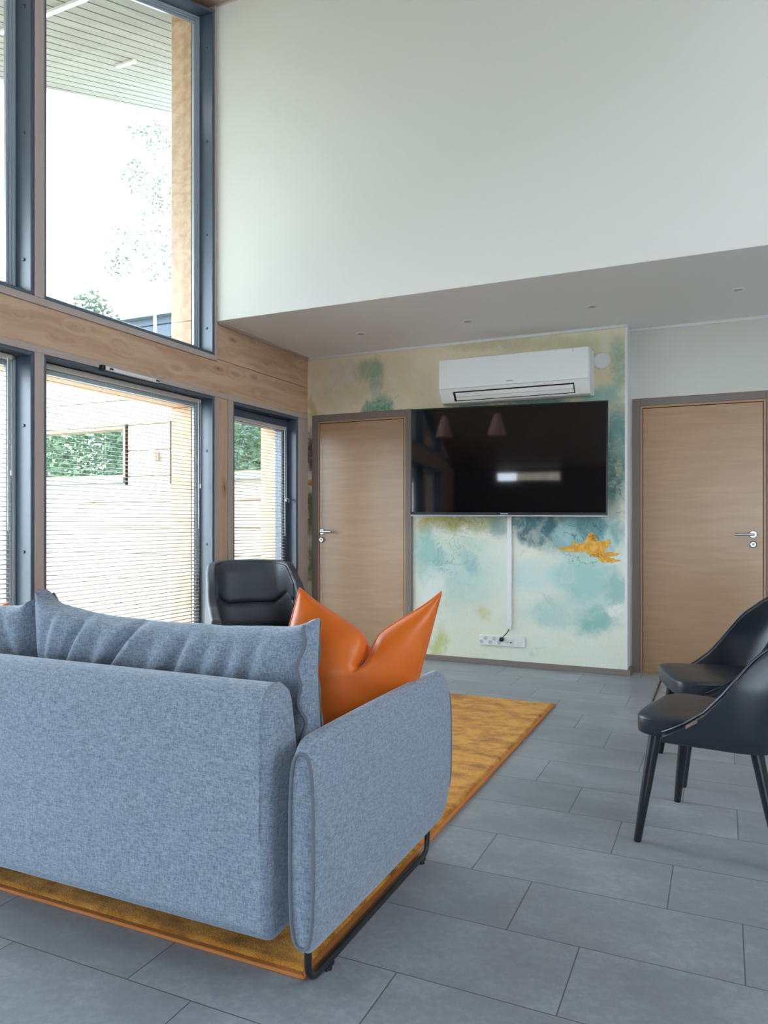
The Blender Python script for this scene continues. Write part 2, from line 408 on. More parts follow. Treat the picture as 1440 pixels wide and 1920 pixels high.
def mural():
    t = NT('watercolour_wallpaper'); p = t.pos()
    n1 = t.noise(p, 3.0, 6, .6, 'Color'); n2 = t.noise(p, 14, 6, .7, 'Color'); n3 = t.noise(t.scale(p, (1, 1, .45)), 17, 6, .75, 'Color')
    w = t.vmath('ADD', t.vmath('SCALE', t.vmath('SUBTRACT', n1, (.5, .5, .5))), t.vmath('SCALE', t.vmath('SUBTRACT', n2, (.5, .5, .5))))
    for nd in t.t.nodes:
        if nd.bl_idname == 'ShaderNodeVectorMath' and nd.operation == 'SCALE': nd.inputs['Scale'].default_value = .0
    sc = [nd for nd in t.t.nodes if nd.bl_idname == 'ShaderNodeVectorMath' and nd.operation == 'SCALE']
    sc[0].inputs['Scale'].default_value = .30; sc[1].inputs['Scale'].default_value = .12
    soft = t.vmath('ADD', p, w)
    j3 = t.n('ShaderNodeVectorMath', operation='SCALE'); t.l(t.vmath('SUBTRACT', n3, (.5, .5, .5)), j3.inputs[0]); j3.inputs['Scale'].default_value = .13
    crisp = t.vmath('ADD', p, j3.outputs[0])
    big = t.noise(p, 1.6, 5, .6)
    s = t.n('ShaderNodeSeparateXYZ'); t.l(soft, s.inputs[0])
    col = t.mix(t.rng(s.outputs[2], .9, 2.2), rgb(226, 230, 218), rgb(232, 218, 190))
    col = t.mix(t.rng(big, .45, .7, 0, .4), col, rgb(226, 216, 196))
    for (cx, cz, rx, rz, rot, c, so, op, kind) in LAYERS:
        src = soft if kind == 's' else (crisp if kind == 'c' else p)
        mp = t.n('ShaderNodeMapping', vector_type='TEXTURE'); t.l(src, mp.inputs[0]); mp.inputs['Location'].default_value = (cx, 0, cz)
        mp.inputs['Rotation'].default_value = (0, math.radians(rot), 0); mp.inputs['Scale'].default_value = (rx, 1e6, rz)
        d = t.vmath('LENGTH', mp.outputs[0])
        col = t.mix(t.rng(d, 1 - so, 1.0, op, 0), col, rgb(*c))
        if kind == 'c' and op > .75 and so < .3:
            f = t.math('MULTIPLY', t.rng(d, .86, .97, 0, .35), t.rng(d, .99, 1.06, 1, 0)); col = t.mix(f, col, rgb(*[q * .62 for q in c]))
    mt = t.noise(p, 6.5, 6, .68, dist=.6); col = t.mix(t.rng(mt, .48, .66, 0, .42), col, rgb(218, 224, 208)); col = t.mix(t.rng(mt, .30, .44, .22, 0), col, rgb(150, 168, 150))
    # thin watercolour edge lines: contours of a swirling noise inside soft regions
    ln = t.noise(p, 4.5, 5, .62, dist=1.2); ln = t.math('ABSOLUTE', t.math('SUBTRACT', ln, .5)); ln = t.rng(ln, .004, .016, 1, 0)
    for (cx, cz, rx, rz, c, op) in VEINS:
        mp = t.n('ShaderNodeMapping', vector_type='TEXTURE'); t.l(p, mp.inputs[0]); mp.inputs['Location'].default_value = (cx, 0, cz); mp.inputs['Scale'].default_value = (rx, 1e6, rz)
        col = t.mix(t.math('MULTIPLY', ln, t.rng(t.vmath('LENGTH', mp.outputs[0]), .5, 1, op, 0)), col, rgb(*c))
    # flecks of pale foil
    fl = t.rng(t.noise(p, 34, 3, .6), .60, .66, 0, .75)
    mp = t.n('ShaderNodeMapping', vector_type='TEXTURE'); t.l(p, mp.inputs[0]); mp.inputs['Location'].default_value = (-.735, 0, 1.62); mp.inputs['Scale'].default_value = (.07, 1e6, .24)
    col = t.mix(t.math('MULTIPLY', fl, t.rng(t.vmath('LENGTH', mp.outputs[0]), .4, 1, 1, 0)), col, rgb(206, 204, 172))
    # gold leaf splash: union of convex facets with a ragged edge
    rg = t.n('ShaderNodeVectorMath', operation='SCALE'); t.l(t.vmath('SUBTRACT', t.noise(p, 38, 4, .6, 'Color'), (.5, .5, .5)), rg.inputs[0]); rg.inputs['Scale'].default_value = .034
    gp = t.vmath('ADD', p, rg.outputs[0]); best = None
    for poly in GOLD:
        n = len(poly); ar_ = sum(poly[i][0] * poly[(i + 1) % n][1] - poly[(i + 1) % n][0] * poly[i][1] for i in range(n)); sg = 1 if ar_ > 0 else -1; dmin = None
        for i in range(n):
            (x0, z0), (x1, z1) = poly[i], poly[(i + 1) % n]; L = math.hypot(x1 - x0, z1 - z0); nx, nz = -(z1 - z0) / L * sg, (x1 - x0) / L * sg
            d = t.math('SUBTRACT', t.vmath('DOT_PRODUCT', gp, (nx, 0, nz)), nx * x0 + nz * z0)
            dmin = d if dmin is None else t.math('MINIMUM', dmin, d)
        best = dmin if best is None else t.math('MAXIMUM', best, dmin)
    gc = t.mix(t.rng(t.noise(p, 16, 5, .7), .44, .60, 1, 0), rgb(236, 180, 84), rgb(216, 156, 60))
    for (cx, cz, rx, rz) in ((-.897, 1.035, .045, .035), (-.88, .895, .09, .022)):
        mp = t.n('ShaderNodeMapping', vector_type='TEXTURE'); t.l(gp, mp.inputs[0]); mp.inputs['Location'].default_value = (cx, 0, cz); mp.inputs['Scale'].default_value = (rx, 1e6, rz)
        gc = t.mix(t.math('MULTIPLY', t.rng(t.vmath('LENGTH', mp.outputs[0]), .5, 1, 1, 0), t.rng(t.noise(p, 55, 3, .7), .46, .54, .85, 0)), gc, rgb(150, 104, 40))
    col = t.mix(t.rng(best, -.004, .002), col, gc)
    fine = t.noise(p, 60, 5, .7)
    col = t.mix(t.rng(fine, .3, .7, .10, 0), col, rgb(150, 160, 140))
    col = t.mix(1.0, col, (1.04, 1.03, 1.02, 1), 'MULTIPLY')
    t.pbsdf(col, .8, 0, None, .2); return t.m
M['mural'] = mural()

# ------------------------------------------------------------------ the room
XL = -3.419            # window wall, room side
XO = -3.75             # window wall, outer side
YW = 5.817             # wall with the television
YR = 5.991             # recessed wall with the right door
YU = 4.468             # upper white wall
ZC = 2.64              # low ceiling
SL = .364              # roof pitch
def zc(y): return 4.973 + SL * (y - YU)
YB, XR = -3.2, 3.6

setting(obj('floor', MB().box(XO, XR + .1, YB - .1, 6.3, -.12, 0), M['floor']), 'grey stone tile floor in staggered rows')
setting(obj('wall_tv', MB().box(XL, -.655, YW, 6.25, 0, ZC), M['mural']), 'wall with pale green watercolour wallpaper behind the television')
setting(obj('wall_recess', MB().box(-.655, XR, YR, 6.25, 0, ZC), M['recess_wall']), 'plain white recessed wall around the right oak door')
setting(obj('wall_return', MB().box(-.668, -.650, YW - .004, YR, .045, ZC), M['white_paint']), 'white corner edge of the wallpapered wall')
setting(obj('wall_upper', MB().box(XO, XR, YU, YU + .14, ZC + .002, 5.15), M['upper_wall']), 'tall white wall above the low ceiling')
setting(obj('ceiling_low', MB().box(XL, XR, YU + .002, 6.25, ZC, ZC + .16), M['low_ceiling']), 'low white ceiling with small recessed lights')
m = MB(); m.prism([(YB - .1, zc(YB - .1)), (YU + .2, zc(YU + .2)), (YU + .2, zc(YU + .2) + .18), (YB - .1, zc(YB - .1) + .18)], 'x', XO, XR + .1)
setting(obj('ceiling', m, M['wood_ceiling']), 'sloped wooden ceiling')
m = MB().box(XR, XR + .12, YB, 6.2, 0, 2.75)      # unseen clerestory opening added high in the right wall to let light in
m.prism([(YB, 2.75), (.6, 2.75), (.6, zc(.6)), (YB, zc(YB))], 'x', XR, XR + .12)
m.prism([(3.4, 2.75), (6.2, 2.75), (6.2, zc(6.2)), (3.4, zc(3.4))], 'x', XR, XR + .12)
setting(obj('wall_right', m, M['white_wall']))
m = MB().box(XO, -2.55, YB - .1, YB, 0, zc(YB)).box(-2.55, -1.35, YB - .1, YB, 0, 1.98).box(-2.55, -1.35, YB - .1, YB, 2.13, zc(YB)).box(-1.35, .1, YB - .1, YB, 0, zc(YB)).box(.1, 1.6, YB - .1, YB, 0, .1).box(1.6, XR + .1, YB - .1, YB, 0, zc(YB)).box(.1, 1.6, YB - .1, YB, 2.12, zc(YB))  # besides the strip window, a wide opening added to light the room from behind
M['dark_wall'] = plain('dark_kitchen_wall', rgb(96, 84, 76), .7)
setting(obj('wall_back', m, M['dark_wall']))

# window wall: log pieces around the openings
WIN = [(-1.73, -.233), (-.17, 1.327), (1.39, 2.877), (2.94, 4.45)]
DOOR = (4.678, 5.632)
ZL0, ZL1, ZU0 = .10, 2.08, 2.385
def leftwall():
    m = MB()
    for (xa, xb, g) in ((-3.56, XL, 0.0), (XO, -3.56, .075)):
        ys = [(YB, WIN[0][0] + g)] + [(WIN[i][1] - g, WIN[i + 1][0] + g) for i in range(3)] + [(WIN[3][1] - g, DOOR[0] + g), (DOOR[1] - g, 6.25)]
        for k, (a, b) in enumerate(ys):
            if g and k in (1, 2, 3): continue        # only a slim post between the windows
            top = ZL1
            m.box(xa, xb, a, b, 0, ZL1 - g)
        if g: m.box(xa, xb, WIN[0][0] + g, WIN[3][1] - g, 0, ZL0 + g)
        else:
            for (a, b) in WIN: m.box(xa, xb, a, b, 0, ZL0)
        m.box(xa, xb, DOOR[0] + g, DOOR[1] - g, 0, .02)
        m.box(xa, xb, YB, 6.25, ZL1 - g, 2.367)
        for k, (a, b) in enumerate(ys[:4]):
            if g and k in (1, 2, 3): continue
            m.prism([(a, 2.367), (b, 2.367), (b, zc(b)), (a, zc(a))], 'x', xa, xb)
        if g: m.box(xa, xb, WIN[0][0] + g, WIN[3][1] - g, 2.367, ZU0 + g * .4)
        else:
            for (a, b) in WIN: m.box(xa, xb, a, b, 2.367, ZU0)
        m.box(xa, xb, WIN[3][1] - g, 6.25, 2.370, 2.64)
        m.prism([(WIN[3][1] - g, 2.64), (6.25, 2.64), (6.25, zc(6.25)), (WIN[3][1] - g, zc(WIN[3][1] - g))], 'x', xa, xb)
    return m
setting(obj('wall_left', leftwall(), M['log'], bevel=(.004, 1)), 'pine log wall with the large windows')
tn = 0
def trim(x0, x1, y0, y1, z0, z1, mat='trim', label=None, bev=.002):
    global tn; tn += 1
    return setting(obj('trim_%d' % tn, MB().box(x0, x1, y0, y1, z0, z1), M[mat], bevel=(bev, 1)), label)
XT = XL + .014
trim(XL, XT, YB, YU + .013, 2.345, ZU0, label='taupe board under the tall upper windows')
trim(XL, XT, YB, 5.80, ZL1, 2.12, label='taupe board over the lower windows')
for (a, b) in ((-.233, -.17), (1.327, 1.39), (2.877, 2.94)):
    m = MB().prism([(a, ZU0), (b, ZU0), (b, zc(b)), (a, zc(a))], 'x', XL, XT); tn += 1
    setting(obj('trim_%d' % tn, m, M['trim_v']))
    trim(XL, XT, a, b, 0, ZL1, 'trim_v')
m = MB().prism([(4.45, ZU0), (4.481, ZU0), (4.481, 4.97), (4.45, zc(4.45))], 'x', XL, XT); tn += 1
setting(obj('trim_%d' % tn, m, M['trim_v']), 'narrow taupe upright beside the white upper wall')
trim(XL, XT, 4.45, 4.502, 0, ZL1, 'trim_v'); trim(XL, XT, 4.61, 4.678, 0, ZL1, 'trim_v'); trim(XL, XT, 5.632, 5.80, 0, ZL1, 'trim_v', 'wide taupe board in the corner by the terrace door')
tn += 1; setting(obj('trim_%d' % tn, MB().box(XL, XL + .006, 4.502, 4.61, 0, ZL1), M['post'], bevel=(.002, 1)), 'pine post between window and terrace door')
trim(XL, XL + .02, YU + .02, YW, 2.622, ZC, 'trim', 'thin taupe strip under the low ceiling')
trim(XL, -.655, YW - .012, YW, 2.618, ZC, 'white_paint', 'thin white strip above the wallpaper'); trim(-.650, XR, YR - .012, YR, 2.618, ZC, 'white_paint')
trim(XL + .02, XR, YU - .012, YU, 4.955, 4.985, 'trim', 'brown strip where the white wall meets the ceiling')
setting(obj('baseboard_tv', MB().box(-2.38, -.648, YW - .013, YW, 0, .045), M['doorframe'], bevel=(.002, 1)))
setting(obj('baseboard_recess', MB().box(-.650, -.628, YW - .013, YR, 0, .045), M['doorframe']))

# ---- windows
def poly_in(pts, d):
    # inset of a trapezoid (a0,bottom) (b0,bottom) (b,top) (a,top) by d
    (a, z0), (b, _), (_, zb), (_, za) = pts
    k = (zb - za) / (b - a)
    return [(a + d, z0 + d), (b - d, z0 + d), (b - d, zb - k * d - d * 1.06), (a + d, za + k * d - d * 1.06)]
def window(n, pts, label, screws=True):
    r = group_root('window_%d' % n, (XL, (pts[0][0] + pts[1][0]) / 2, pts[0][1])); r['label'] = label; r['category'] = 'window'
    i1 = poly_in(pts, .02); i2 = poly_in(pts, .072)
    obj('window_frame', MB().ring(pts, i1, 'x', -3.56, XL + .008), M['dark_frame'], r, bevel=(.003, 2))
    m = MB().ring(i1, poly_in(pts, .040), 'x', -3.56, -3.526); m.ring(poly_in(pts, .040), poly_in(pts, .055), 'x', -3.56, -3.532); m.ring(poly_in(pts, .055), i2, 'x', -3.56, -3.538)
    obj('glazing_bead', m, M['sash'], r, bevel=(.003, 1))
    obj('pane', MB().prism(poly_in(pts, .066), 'x', -3.552, -3.546), M['glass'], r)
    if screws:
        b = pts[1][0] - .02; z0 = pts[0][1]; z1 = pts[2][1]; zz = z0 + .2
        while zz < z1 - .15:
            s = MB().lathe([(.009, 0), (.009, -.004), (.006, -.007)], 14, (XL - .045, b, zz), 'y'); obj('screw', s, M['screw'], r); zz += .69
    return r
def upts(a, b): return [(a, ZU0), (b, ZU0), (b, zc(b) - .035), (a, zc(a) - .035)]
def lpts(a, b): return [(a, ZL0), (b, ZL0), (b, ZL1), (a, ZL1)]
window(1, upts(*WIN[2]), 'tall upper window at the left edge of the photo')
window(2, upts(*WIN[3]), 'tall upper window next to the white upper wall')
window(3, lpts(*WIN[2]), 'lower window with blind at the left edge of the photo')
window(4, lpts(*WIN[3]), 'lower window with blind beneath the tall upper window by the white wall')
window(5, upts(*WIN[1]), 'unseen tall upper window beside the camera, added for daylight', False); window(6, lpts(*WIN[1]), 'unseen lower window beside the camera, added for daylight', False)  # unseen window columns, added to let in more daylight
window(7, upts(*WIN[0]), 'unseen tall upper window behind the camera, added for daylight', False); window(8, lpts(*WIN[0]), 'unseen lower window behind the camera, added for daylight', False)

# terrace door
d3 = group_root('door_3', (XL, 5.155, 0)); d3['label'] = 'dark framed glass terrace door in the corner'; d3['category'] = 'door'
def rect(a, b, z0, z1): return [(a, z0), (b, z0), (b, z1), (a, z1)]
obj('door_frame', MB().ring(rect(4.678, 5.632, .0, 2.08), rect(4.70, 5.605, .02, 2.055), 'x', -3.56, XL + .008), M['dark_frame'], d3, bevel=(.003, 2))
obj('door_leaf', MB().ring(rect(4.70, 5.605, .02, 2.055), rect(4.79, 5.515, .12, 1.955), 'x', -3.575, -3.50), M['dark_frame'], d3, bevel=(.006, 2))
obj('pane', MB().box(-3.545, -3.539, 4.78, 5.525, .11, 1.965), M['glass'], d3)
h = MB().lathe([(.012, 0), (.012, .012)], 16, (-3.50, 5.565, 1.36), 'x'); h.tube([(-3.488, 5.565, 1.36), (-3.465, 5.565, 1.36), (-3.455, 5.56, 1.352), (-3.453, 5.545, 1.325)], .007, 10)
obj('handle', h, M['chrome'], d3)

def blind(label, y0, y1, ztop, zbot, x, right_cord=True):
    r = thing('venetian_blind', label, 'window blind', (x, (y0 + y1) / 2, ztop))
    obj('headrail', MB().box(x - .016, x + .016, y0, y1, ztop - .026, ztop), M['blind'], r, bevel=(.003, 2))
    m = MB(); z = ztop - .045; ti = math.radians(14)
    while z > zbot + .03:
        # gently crowned slat, outer edge a little higher
        prof = []
        for k in range(5):
            s = -1 + k * .5; prof.append((s * .0122, .0018 * (1 - s * s)))
        vs = []
        for (px, pz) in prof:
            X = px * math.cos(ti) ; Z = pz - px * math.sin(ti)
            vs += [(x + X, y0 + .004, z + Z), (x + X, y1 - .004, z + Z)]
        top = [(i * 2, i * 2 + 2, i * 2 + 3, i * 2 + 1) for i in range(4)]
        m.add(vs, top); z -= .0258
    obj('slats', m, M['blind'], r, solid=.0006)
    obj('bottom_rail', MB().box(x - .012, x + .012, y0, y1, zbot, zbot + .014), M['blind'], r, bevel=(.003, 2))
    w = y1 - y0; n = 2 if w < 1 else 4
    for k in range(n):
        yy = y0 + .06 + (w - .12) * k / (n - 1); c = MB()
        for dx in (-.0135, .0135): c.tube([(x + dx, yy, ztop - .02), (x + dx, yy, zbot + .01)], .0008, 5)
        obj('ladder_cord', c, M['cord'], r)
    obj('tilt_wand', MB().tube([(x + .018, y1 - .035, ztop - .02), (x + .02, y1 - .033, ztop - .95)], [.0028, .0035], 8), M['white_plastic'], r)
    obj('pull_cord', MB().tube([(x + .018, y1 - .012, ztop - .02), (x + .019, y1 - .012, ztop - .62)], .0013, 6).lathe([(.002, 0), (.005, -.006), (.006, -.03), (.003, -.034)], 10, (x + .019, y1 - .012, ztop - .62)), M['cord'], r)
    return r
blind('venetian blind in the lower left window, cut by the photo edge', 1.42, 2.80, 2.055, .14, -3.495)
blind('wide venetian blind in the middle lower window behind the sofa', 2.97, 4.385, 2.055, .14, -3.495)
blind('narrow venetian blind on the glass terrace door', 4.775, 5.535, 1.985, .14, -3.482)
blind('venetian blind in the lower window beside the camera', -.14, 1.26, 2.055, .14, -3.495)

tv_ = thing('trickle_vent', 'slim white fresh-air vent bar above the middle blind', 'vent', (XT, 3.59, 2.085))
obj('housing', MB().box(XT, XT + .022, 3.36, 3.83, 2.072, 2.096), M['white_plastic'], tv_, bevel=(.004, 2))
obj('end_cap', MB().box(XT, XT + .026, 3.335, 3.362, 2.070, 2.098), M['black_plastic'], tv_, bevel=(.003, 2))
for y in (3.41, 3.815): obj('clip', MB().box(XT + .021, XT + .0255, y - .014, y + .014, 2.079, 2.089), M['black_plastic'], tv_)

# ---- oak doors
def lever(r, x, y, z, dirx):
    h = MB().lathe([(.025, 0), (.026, -.004), (.023, -.010)], 26, (x, y, z), 'y')
    h.tube([(x, y - .008, z), (x, y - .045, z), (x + dirx * .006, y - .052, z), (x + dirx * .02, y - .054, z), (x + dirx * .118, y - .054, z)], .0095, 12)
    obj('handle', h, M['chrome'], r)
    k = MB().lathe([(.025, 0), (.026, -.005), (.022, -.012), (.018, -.024)], 26, (x, y, z - .072), 'y'); lk = obj('lock_rosette', k, M['chrome'], r)
    k2 = MB().lathe([(.010, 0), (.010, -.003)], 18, (x, y - .024, z - .070), 'y'); k2.box(x - .0015, x + .0015, y - .029, y - .026, z - .08, z - .062); o = obj('keyhole', k2, M['grey_plastic'], lk); o.matrix_parent_inverse = Matrix.Translation(-Vector(r['_o'])) @ Matrix.Translation(Vector(r['_o']))
    o.location = (-r['_o'][0], -r['_o'][1], -r['_o'][2])
def oakdoor(n, xa, xb, y, top, handle_x, dirx, hz, label):
    r = group_root('door_%d' % n, ((xa + xb) / 2, y, 0)); r['label'] = label; r['category'] = 'door'
    cw = .058
    def ringbox(a, b, z, w, y0, y1):
        return MB().box(a, a + w, y0, y1, 0, z).box(b - w, b, y0, y1, 0, z).box(a + w, b - w, y0, y1, z - w, z)
    obj('door_casing', ringbox(xa, xb, top, cw, y - .016, y), M['doorframe'], r, bevel=(.002, 1))
    obj('door_jamb', ringbox(xa + cw, xb - cw, top - cw, .016, y - .012, y), M['oak_edge'], r, bevel=(.0015, 1))
    obj('gap_shade', MB().box(xa + cw + .016, xb - cw - .016, y - .003, y, 0.0, top - cw - .016), M['gap'], r)  # dark backing sheet paints the shade in the gap round the leaf
    obj('door_leaf', MB().box(xa + cw + .020, xb - cw - .020, y - .010, y - .001, .012, top - cw - .021), M['oak'], r, bevel=(.001, 1))
    obj('threshold', MB().box(xa + cw, xb - cw, y - .016, y, 0, .010), M['oak_edge'], r)
    lever(r, handle_x, y - .010, hz, dirx)
oakdoor(1, -3.366, -2.394, YW, 2.114, -3.262, 1, 1.069, 'light oak door on the left of the television')
oakdoor(2, -.632, .342, YR, 2.100, .200, -1, 1.065, 'light oak door in the white recess on the right')

# ---- television, heat pump, vent, duct, sockets
TVR = math.radians(4.9)
tv = thing('television', 'large wall-mounted flat black television on the wallpapered wall', 'television', (-1.555, 5.672, 1.21), 0)
tv['_o'] = (0, 0, 0); tv.rotation_euler = (math.radians(0), math.radians(.45), TVR)
TW, TH = 1.545, .862
obj('screen', MB().box(-TW / 2 + .010, TW / 2 - .010, -.0012, .012, .022, TH - .010), M['screen'], tv)
obj('bezel', MB().ring(rect(-TW / 2, TW / 2, 0, TH), rect(-TW / 2 + .010, TW / 2 - .010, .022, TH - .010), 'y', -.004, .03), M['black_plastic'], tv, bevel=(.002, 2))
obj('bottom_strip', MB().box(-TW / 2 + .004, TW / 2 - .004, -.006, .02, -.012, 0), M['sash'], tv, bevel=(.002, 1))
obj('logo', MB().box(-.032, .028, -.0062, -.004, .006, .014), M['sash'], tv)
obj('back_housing', MB().box(-TW / 2 + .08, TW / 2 - .08, .03, .052, .06, TH - .1), M['black_plastic'], tv, bevel=(.01, 2))
obj('wall_bracket', MB().box(-.2, .2, .05, .118, .25, .6), M['black_metal'], tv)

ac = thing('heat_pump', 'white wall heat pump with open louvre above the television', 'air conditioner', (-1.48, YW, 2.11))
prof = [(YW, 2.118), (YW - .12, 2.104), (YW - .165, 2.112), (YW - .228, 2.200), (YW - .235, 2.225), (YW - .228, 2.43), (YW - .205, 2.452), (YW, 2.462)]
obj('housing', MB().prism(prof, 'x', -2.072, -.892), M['white_plastic'], ac, bevel=(.008, 3))
obj('front_panel', MB().prism([(YW - .236, 2.212), (YW - .246, 2.214), (YW - .240, 2.446), (YW - .228, 2.452)], 'x', -2.066, -.898), M['white_plastic'], ac, bevel=(.004, 3))
def on_low(f, n):   # point on the sloped outlet face
    a = Vector((YW - .228, 2.200)); b = Vector((YW - .165, 2.112)); d = (b - a).normalized(); q = a + (b - a) * f; nn = Vector((d.y, -d.x)); nn = -nn if nn.y > 0 else nn
    return (q.x + nn.x * n, q.y + nn.y * n)
obj('outlet_slot', MB().prism([on_low(.10, .0015), on_low(.10, -.004), on_low(.88, -.004), on_low(.88, .0015)], 'x', -1.955, -1.005), M['black_plastic'], ac)
obj('louvre', MB().prism([on_low(.20, .004), on_low(.20, .001), on_low(.50, .003), on_low(.50, .008)], 'x', -1.935, -1.012), M['white_plastic'], ac, bevel=(.001, 2))
obj('louvre', MB().prism([on_low(.53, .007), on_low(.53, .001), on_low(.80, .001), on_low(.80, .006)], 'x', -1.935, -1.012), M['white_plastic'], ac, bevel=(.001, 2))
obj('badge', MB().box(-1.515, -1.462, YW - .2475, YW - .244, 2.236, 2.244), M['grey_plastic'], ac)
obj('seam', MB().box(-1.012, -1.0095, YW - .243, YW - .225, 2.42, 2.455), M['grey_plastic'], ac)

av = thing('air_valve', 'round white air valve on the wallpaper beside the heat pump', 'vent', (-.838, YW, 2.378))
obj('valve_ring', MB().lathe([(.062, 0), (.064, -.006), (.060, -.012)], 36, (-.838, YW, 2.378), 'y'), M['white_plastic'], av)
obj('valve_disc', MB().lathe([(.03, -.010), (.055, -.020), (.054, -.028), (.02, -.031)], 36, (-.838, YW, 2.378), 'y'), M['white_plastic'], av)

tag(obj('cable_duct', MB().box(-1.570, -1.532, YW - .018, YW, .298, 1.215), M['white_plastic'], bevel=(.003, 2)), 'white vertical cable duct running down below the television', 'cable duct')
so = thing('socket_strip', 'white strip of wall sockets low on the wallpapered wall', 'power socket', (-1.62, YW, .16))
obj('face_plate', MB().box(-1.805, -1.425, YW - .014, YW, .158, .240), M['white_plastic'], so, bevel=(.004, 3))
for k in range(3):
    for (dx, dz) in ((-.016, -.014), (.016, .016)):
        cx, cz = -1.765 + k * .073 + dx, .199 + dz
        s = obj('socket', MB().lathe([(.0165, -.0125), (.0165, -.0155), (.014, -.0158)], 20, (cx, YW, cz), 'y'), M['socket_grey'], so)
for k in range(2): obj('module', MB().box(-1.582 + k * .072, -1.518 + k * .072, YW - .0165, YW - .012, .170, .228), M['white_plastic'], so, bevel=(.002, 2))
obj('antenna_jack', MB().lathe([(.006, -.016), (.006, -.021), (.003, -.022)], 14, (-1.538, YW, .192), 'y'), M['black_plastic'], so)
obj('antenna_jack', MB().lathe([(.005, -.016), (.005, -.019), (.003, -.020)], 14, (-1.562, YW, .192), 'y'), M['grey_plastic'], so)
pc = thing('power_cable', 'short black power cable plugged into the socket strip', 'cable', (-1.615, YW, .21))
obj('cord', MB().tube([(-1.552, YW - .010, .305), (-1.556, YW - .026, .285), (-1.572, YW - .040, .262), (-1.592, YW - .045, .240), (-1.606, YW - .042, .222)], .0035, 8), M['black_plastic'], pc)
obj('plug', MB().lathe([(.018, -.016), (.019, -.022), (.017, -.038), (.008, -.046)], 20, (-1.612, YW, .214), 'y'), M['black_plastic'], pc)

dls = None
for k, (x, y) in enumerate([(-2.59, 5.23), (-1.714, 5.238), (-.819, 5.24), (.09, 5.245)]):
    if k == 0:
        dls = thing('downlight', 'small recessed ceiling light nearest the log wall', 'ceiling light', (x, y, ZC), 0, 'recessed lights in the low ceiling')
        dls['_o'] = (0, 0, 0)
        obj('trim_ring', MB().lathe([(.040, 0), (.041, -.003), (.034, -.006), (.029, -.004)], 30), M['white_plastic'], dls)
        obj('lamp', MB().lathe([(.028, -.001), (.026, -.0045), (.004, -.0045)], 24), M['grey_plastic'], dls)
    else:
        dup(dls, (x, y, ZC), 0, ['', 'recessed ceiling light above the heat pump, second from the log wall', 'recessed ceiling light in front of the corner of the wallpapered wall', 'recessed ceiling light above the right oak door'][k])

# ------------------------------------------------------------------ rug, mats
rug = thing('rug', 'mustard yellow pile rug lying under the sofa', 'rug', (-2.1, 3.15, 0))
RX0, RX1, RY0, RY1 = -3.26, -.955, 1.607, 4.69
def rugtop(u, v):
    x = RX0 + .016 + (RX1 - RX0 - .032) * u; y = RY0 + .016 + (RY1 - RY0 - .032) * v
    e = min(x - RX0, RX1 - x, y - RY0, RY1 - y)
    z = .017 + noise.noise(Vector((x * 90, y * 90, 0))) * .0028 + noise.noise(Vector((x * 5, y * 9, 3))) * .0015
    return (x, y, z * sstep(-.004, .03, e))
obj('pile', MB().grid(rugtop, 280, 330), M['rug'], rug, angle=180)
obj('edge_binding', MB().ring([(RX0, RY0), (RX1, RY0), (RX1, RY1), (RX0, RY1)], [(RX0 + .018, RY0 + .018), (RX1 - .018, RY0 + .018), (RX1 - .018, RY1 - .018), (RX0 + .018, RY1 - .018)], 'z', 0, .011), M['rug_edge'], rug, bevel=(.003, 2))

def rrect(x0, x1, y0, y1, r, n=8):
    pts = []
    for (cx, cy, a0) in ((x1 - r, y1 - r, 0), (x0 + r, y1 - r, 90), (x0 + r, y0 + r, 180), (x1 - r, y0 + r, 270)):
        for k in range(n + 1):
            a = math.radians(a0 + 90 * k / n); pts.append((cx + r * math.cos(a), cy + r * math.sin(a)))
    return pts
dm = thing('door_mat', 'grey woven mat with dark edge half hidden behind the dining chairs', 'mat', (-.05, 5.35, 0))
obj('woven_field', MB().prism(rrect(-.405, .30, 4.86, 5.86, .03), 'z', 0, .008), M['mat'], dm)
obj('edge_cord', MB().tube([(x, y, .006) for (x, y) in rrect(-.405, .30, 4.86, 5.86, .03)], .006, 8, closed=True), M['black_plastic'], dm)

# ------------------------------------------------------------------ sofa
sofa = thing('sofa', 'blue-grey fabric two-seater sofa seen from behind on the mustard rug', 'sofa', (-2.03, 1.95, 0))
SX0, SX1 = -3.085, -.975
bp = [(1.510, .142), (1.488, .152), (1.479, .18), (1.476, .40), (1.477, .66), (1.481, .702), (1.491, .732), (1.511, .749), (1.54, .755), (1.566, .752), (1.586, .738), (1.598, .712), (1.612, .64), (1.628, .55), (1.640, .45), (1.650, .35), (1.650, .17), (1.635, .145)]
obj('backrest', MB().prism(bp, 'x', SX0, SX1), M['fabric'], sofa, bevel=(.024, 4), angle=70)
for x in (SX0 + .026, SX1 - .026):
    obj('backrest_seam', MB().tube([(x, a + (-.001 if a < 1.56 else .001), b) for (a, b) in bp[3:11]], .0028, 6), M['fabric'], sofa)
def lens(z0, z1, half, k, n=26):
    # closed outline (x offset, z) : flat-ish sides, pointed-round ends
    pts = []
    for i in range(n):
        a = 2 * PI * i / n; c, s = math.cos(a), math.sin(a)
        sx = half * math.copysign(abs(c) ** .62, c); sz = math.copysign(abs(s) ** .55, s)
        pts.append((sx, (z0 + z1) / 2 + (z1 - z0) / 2 * sz))
    return pts
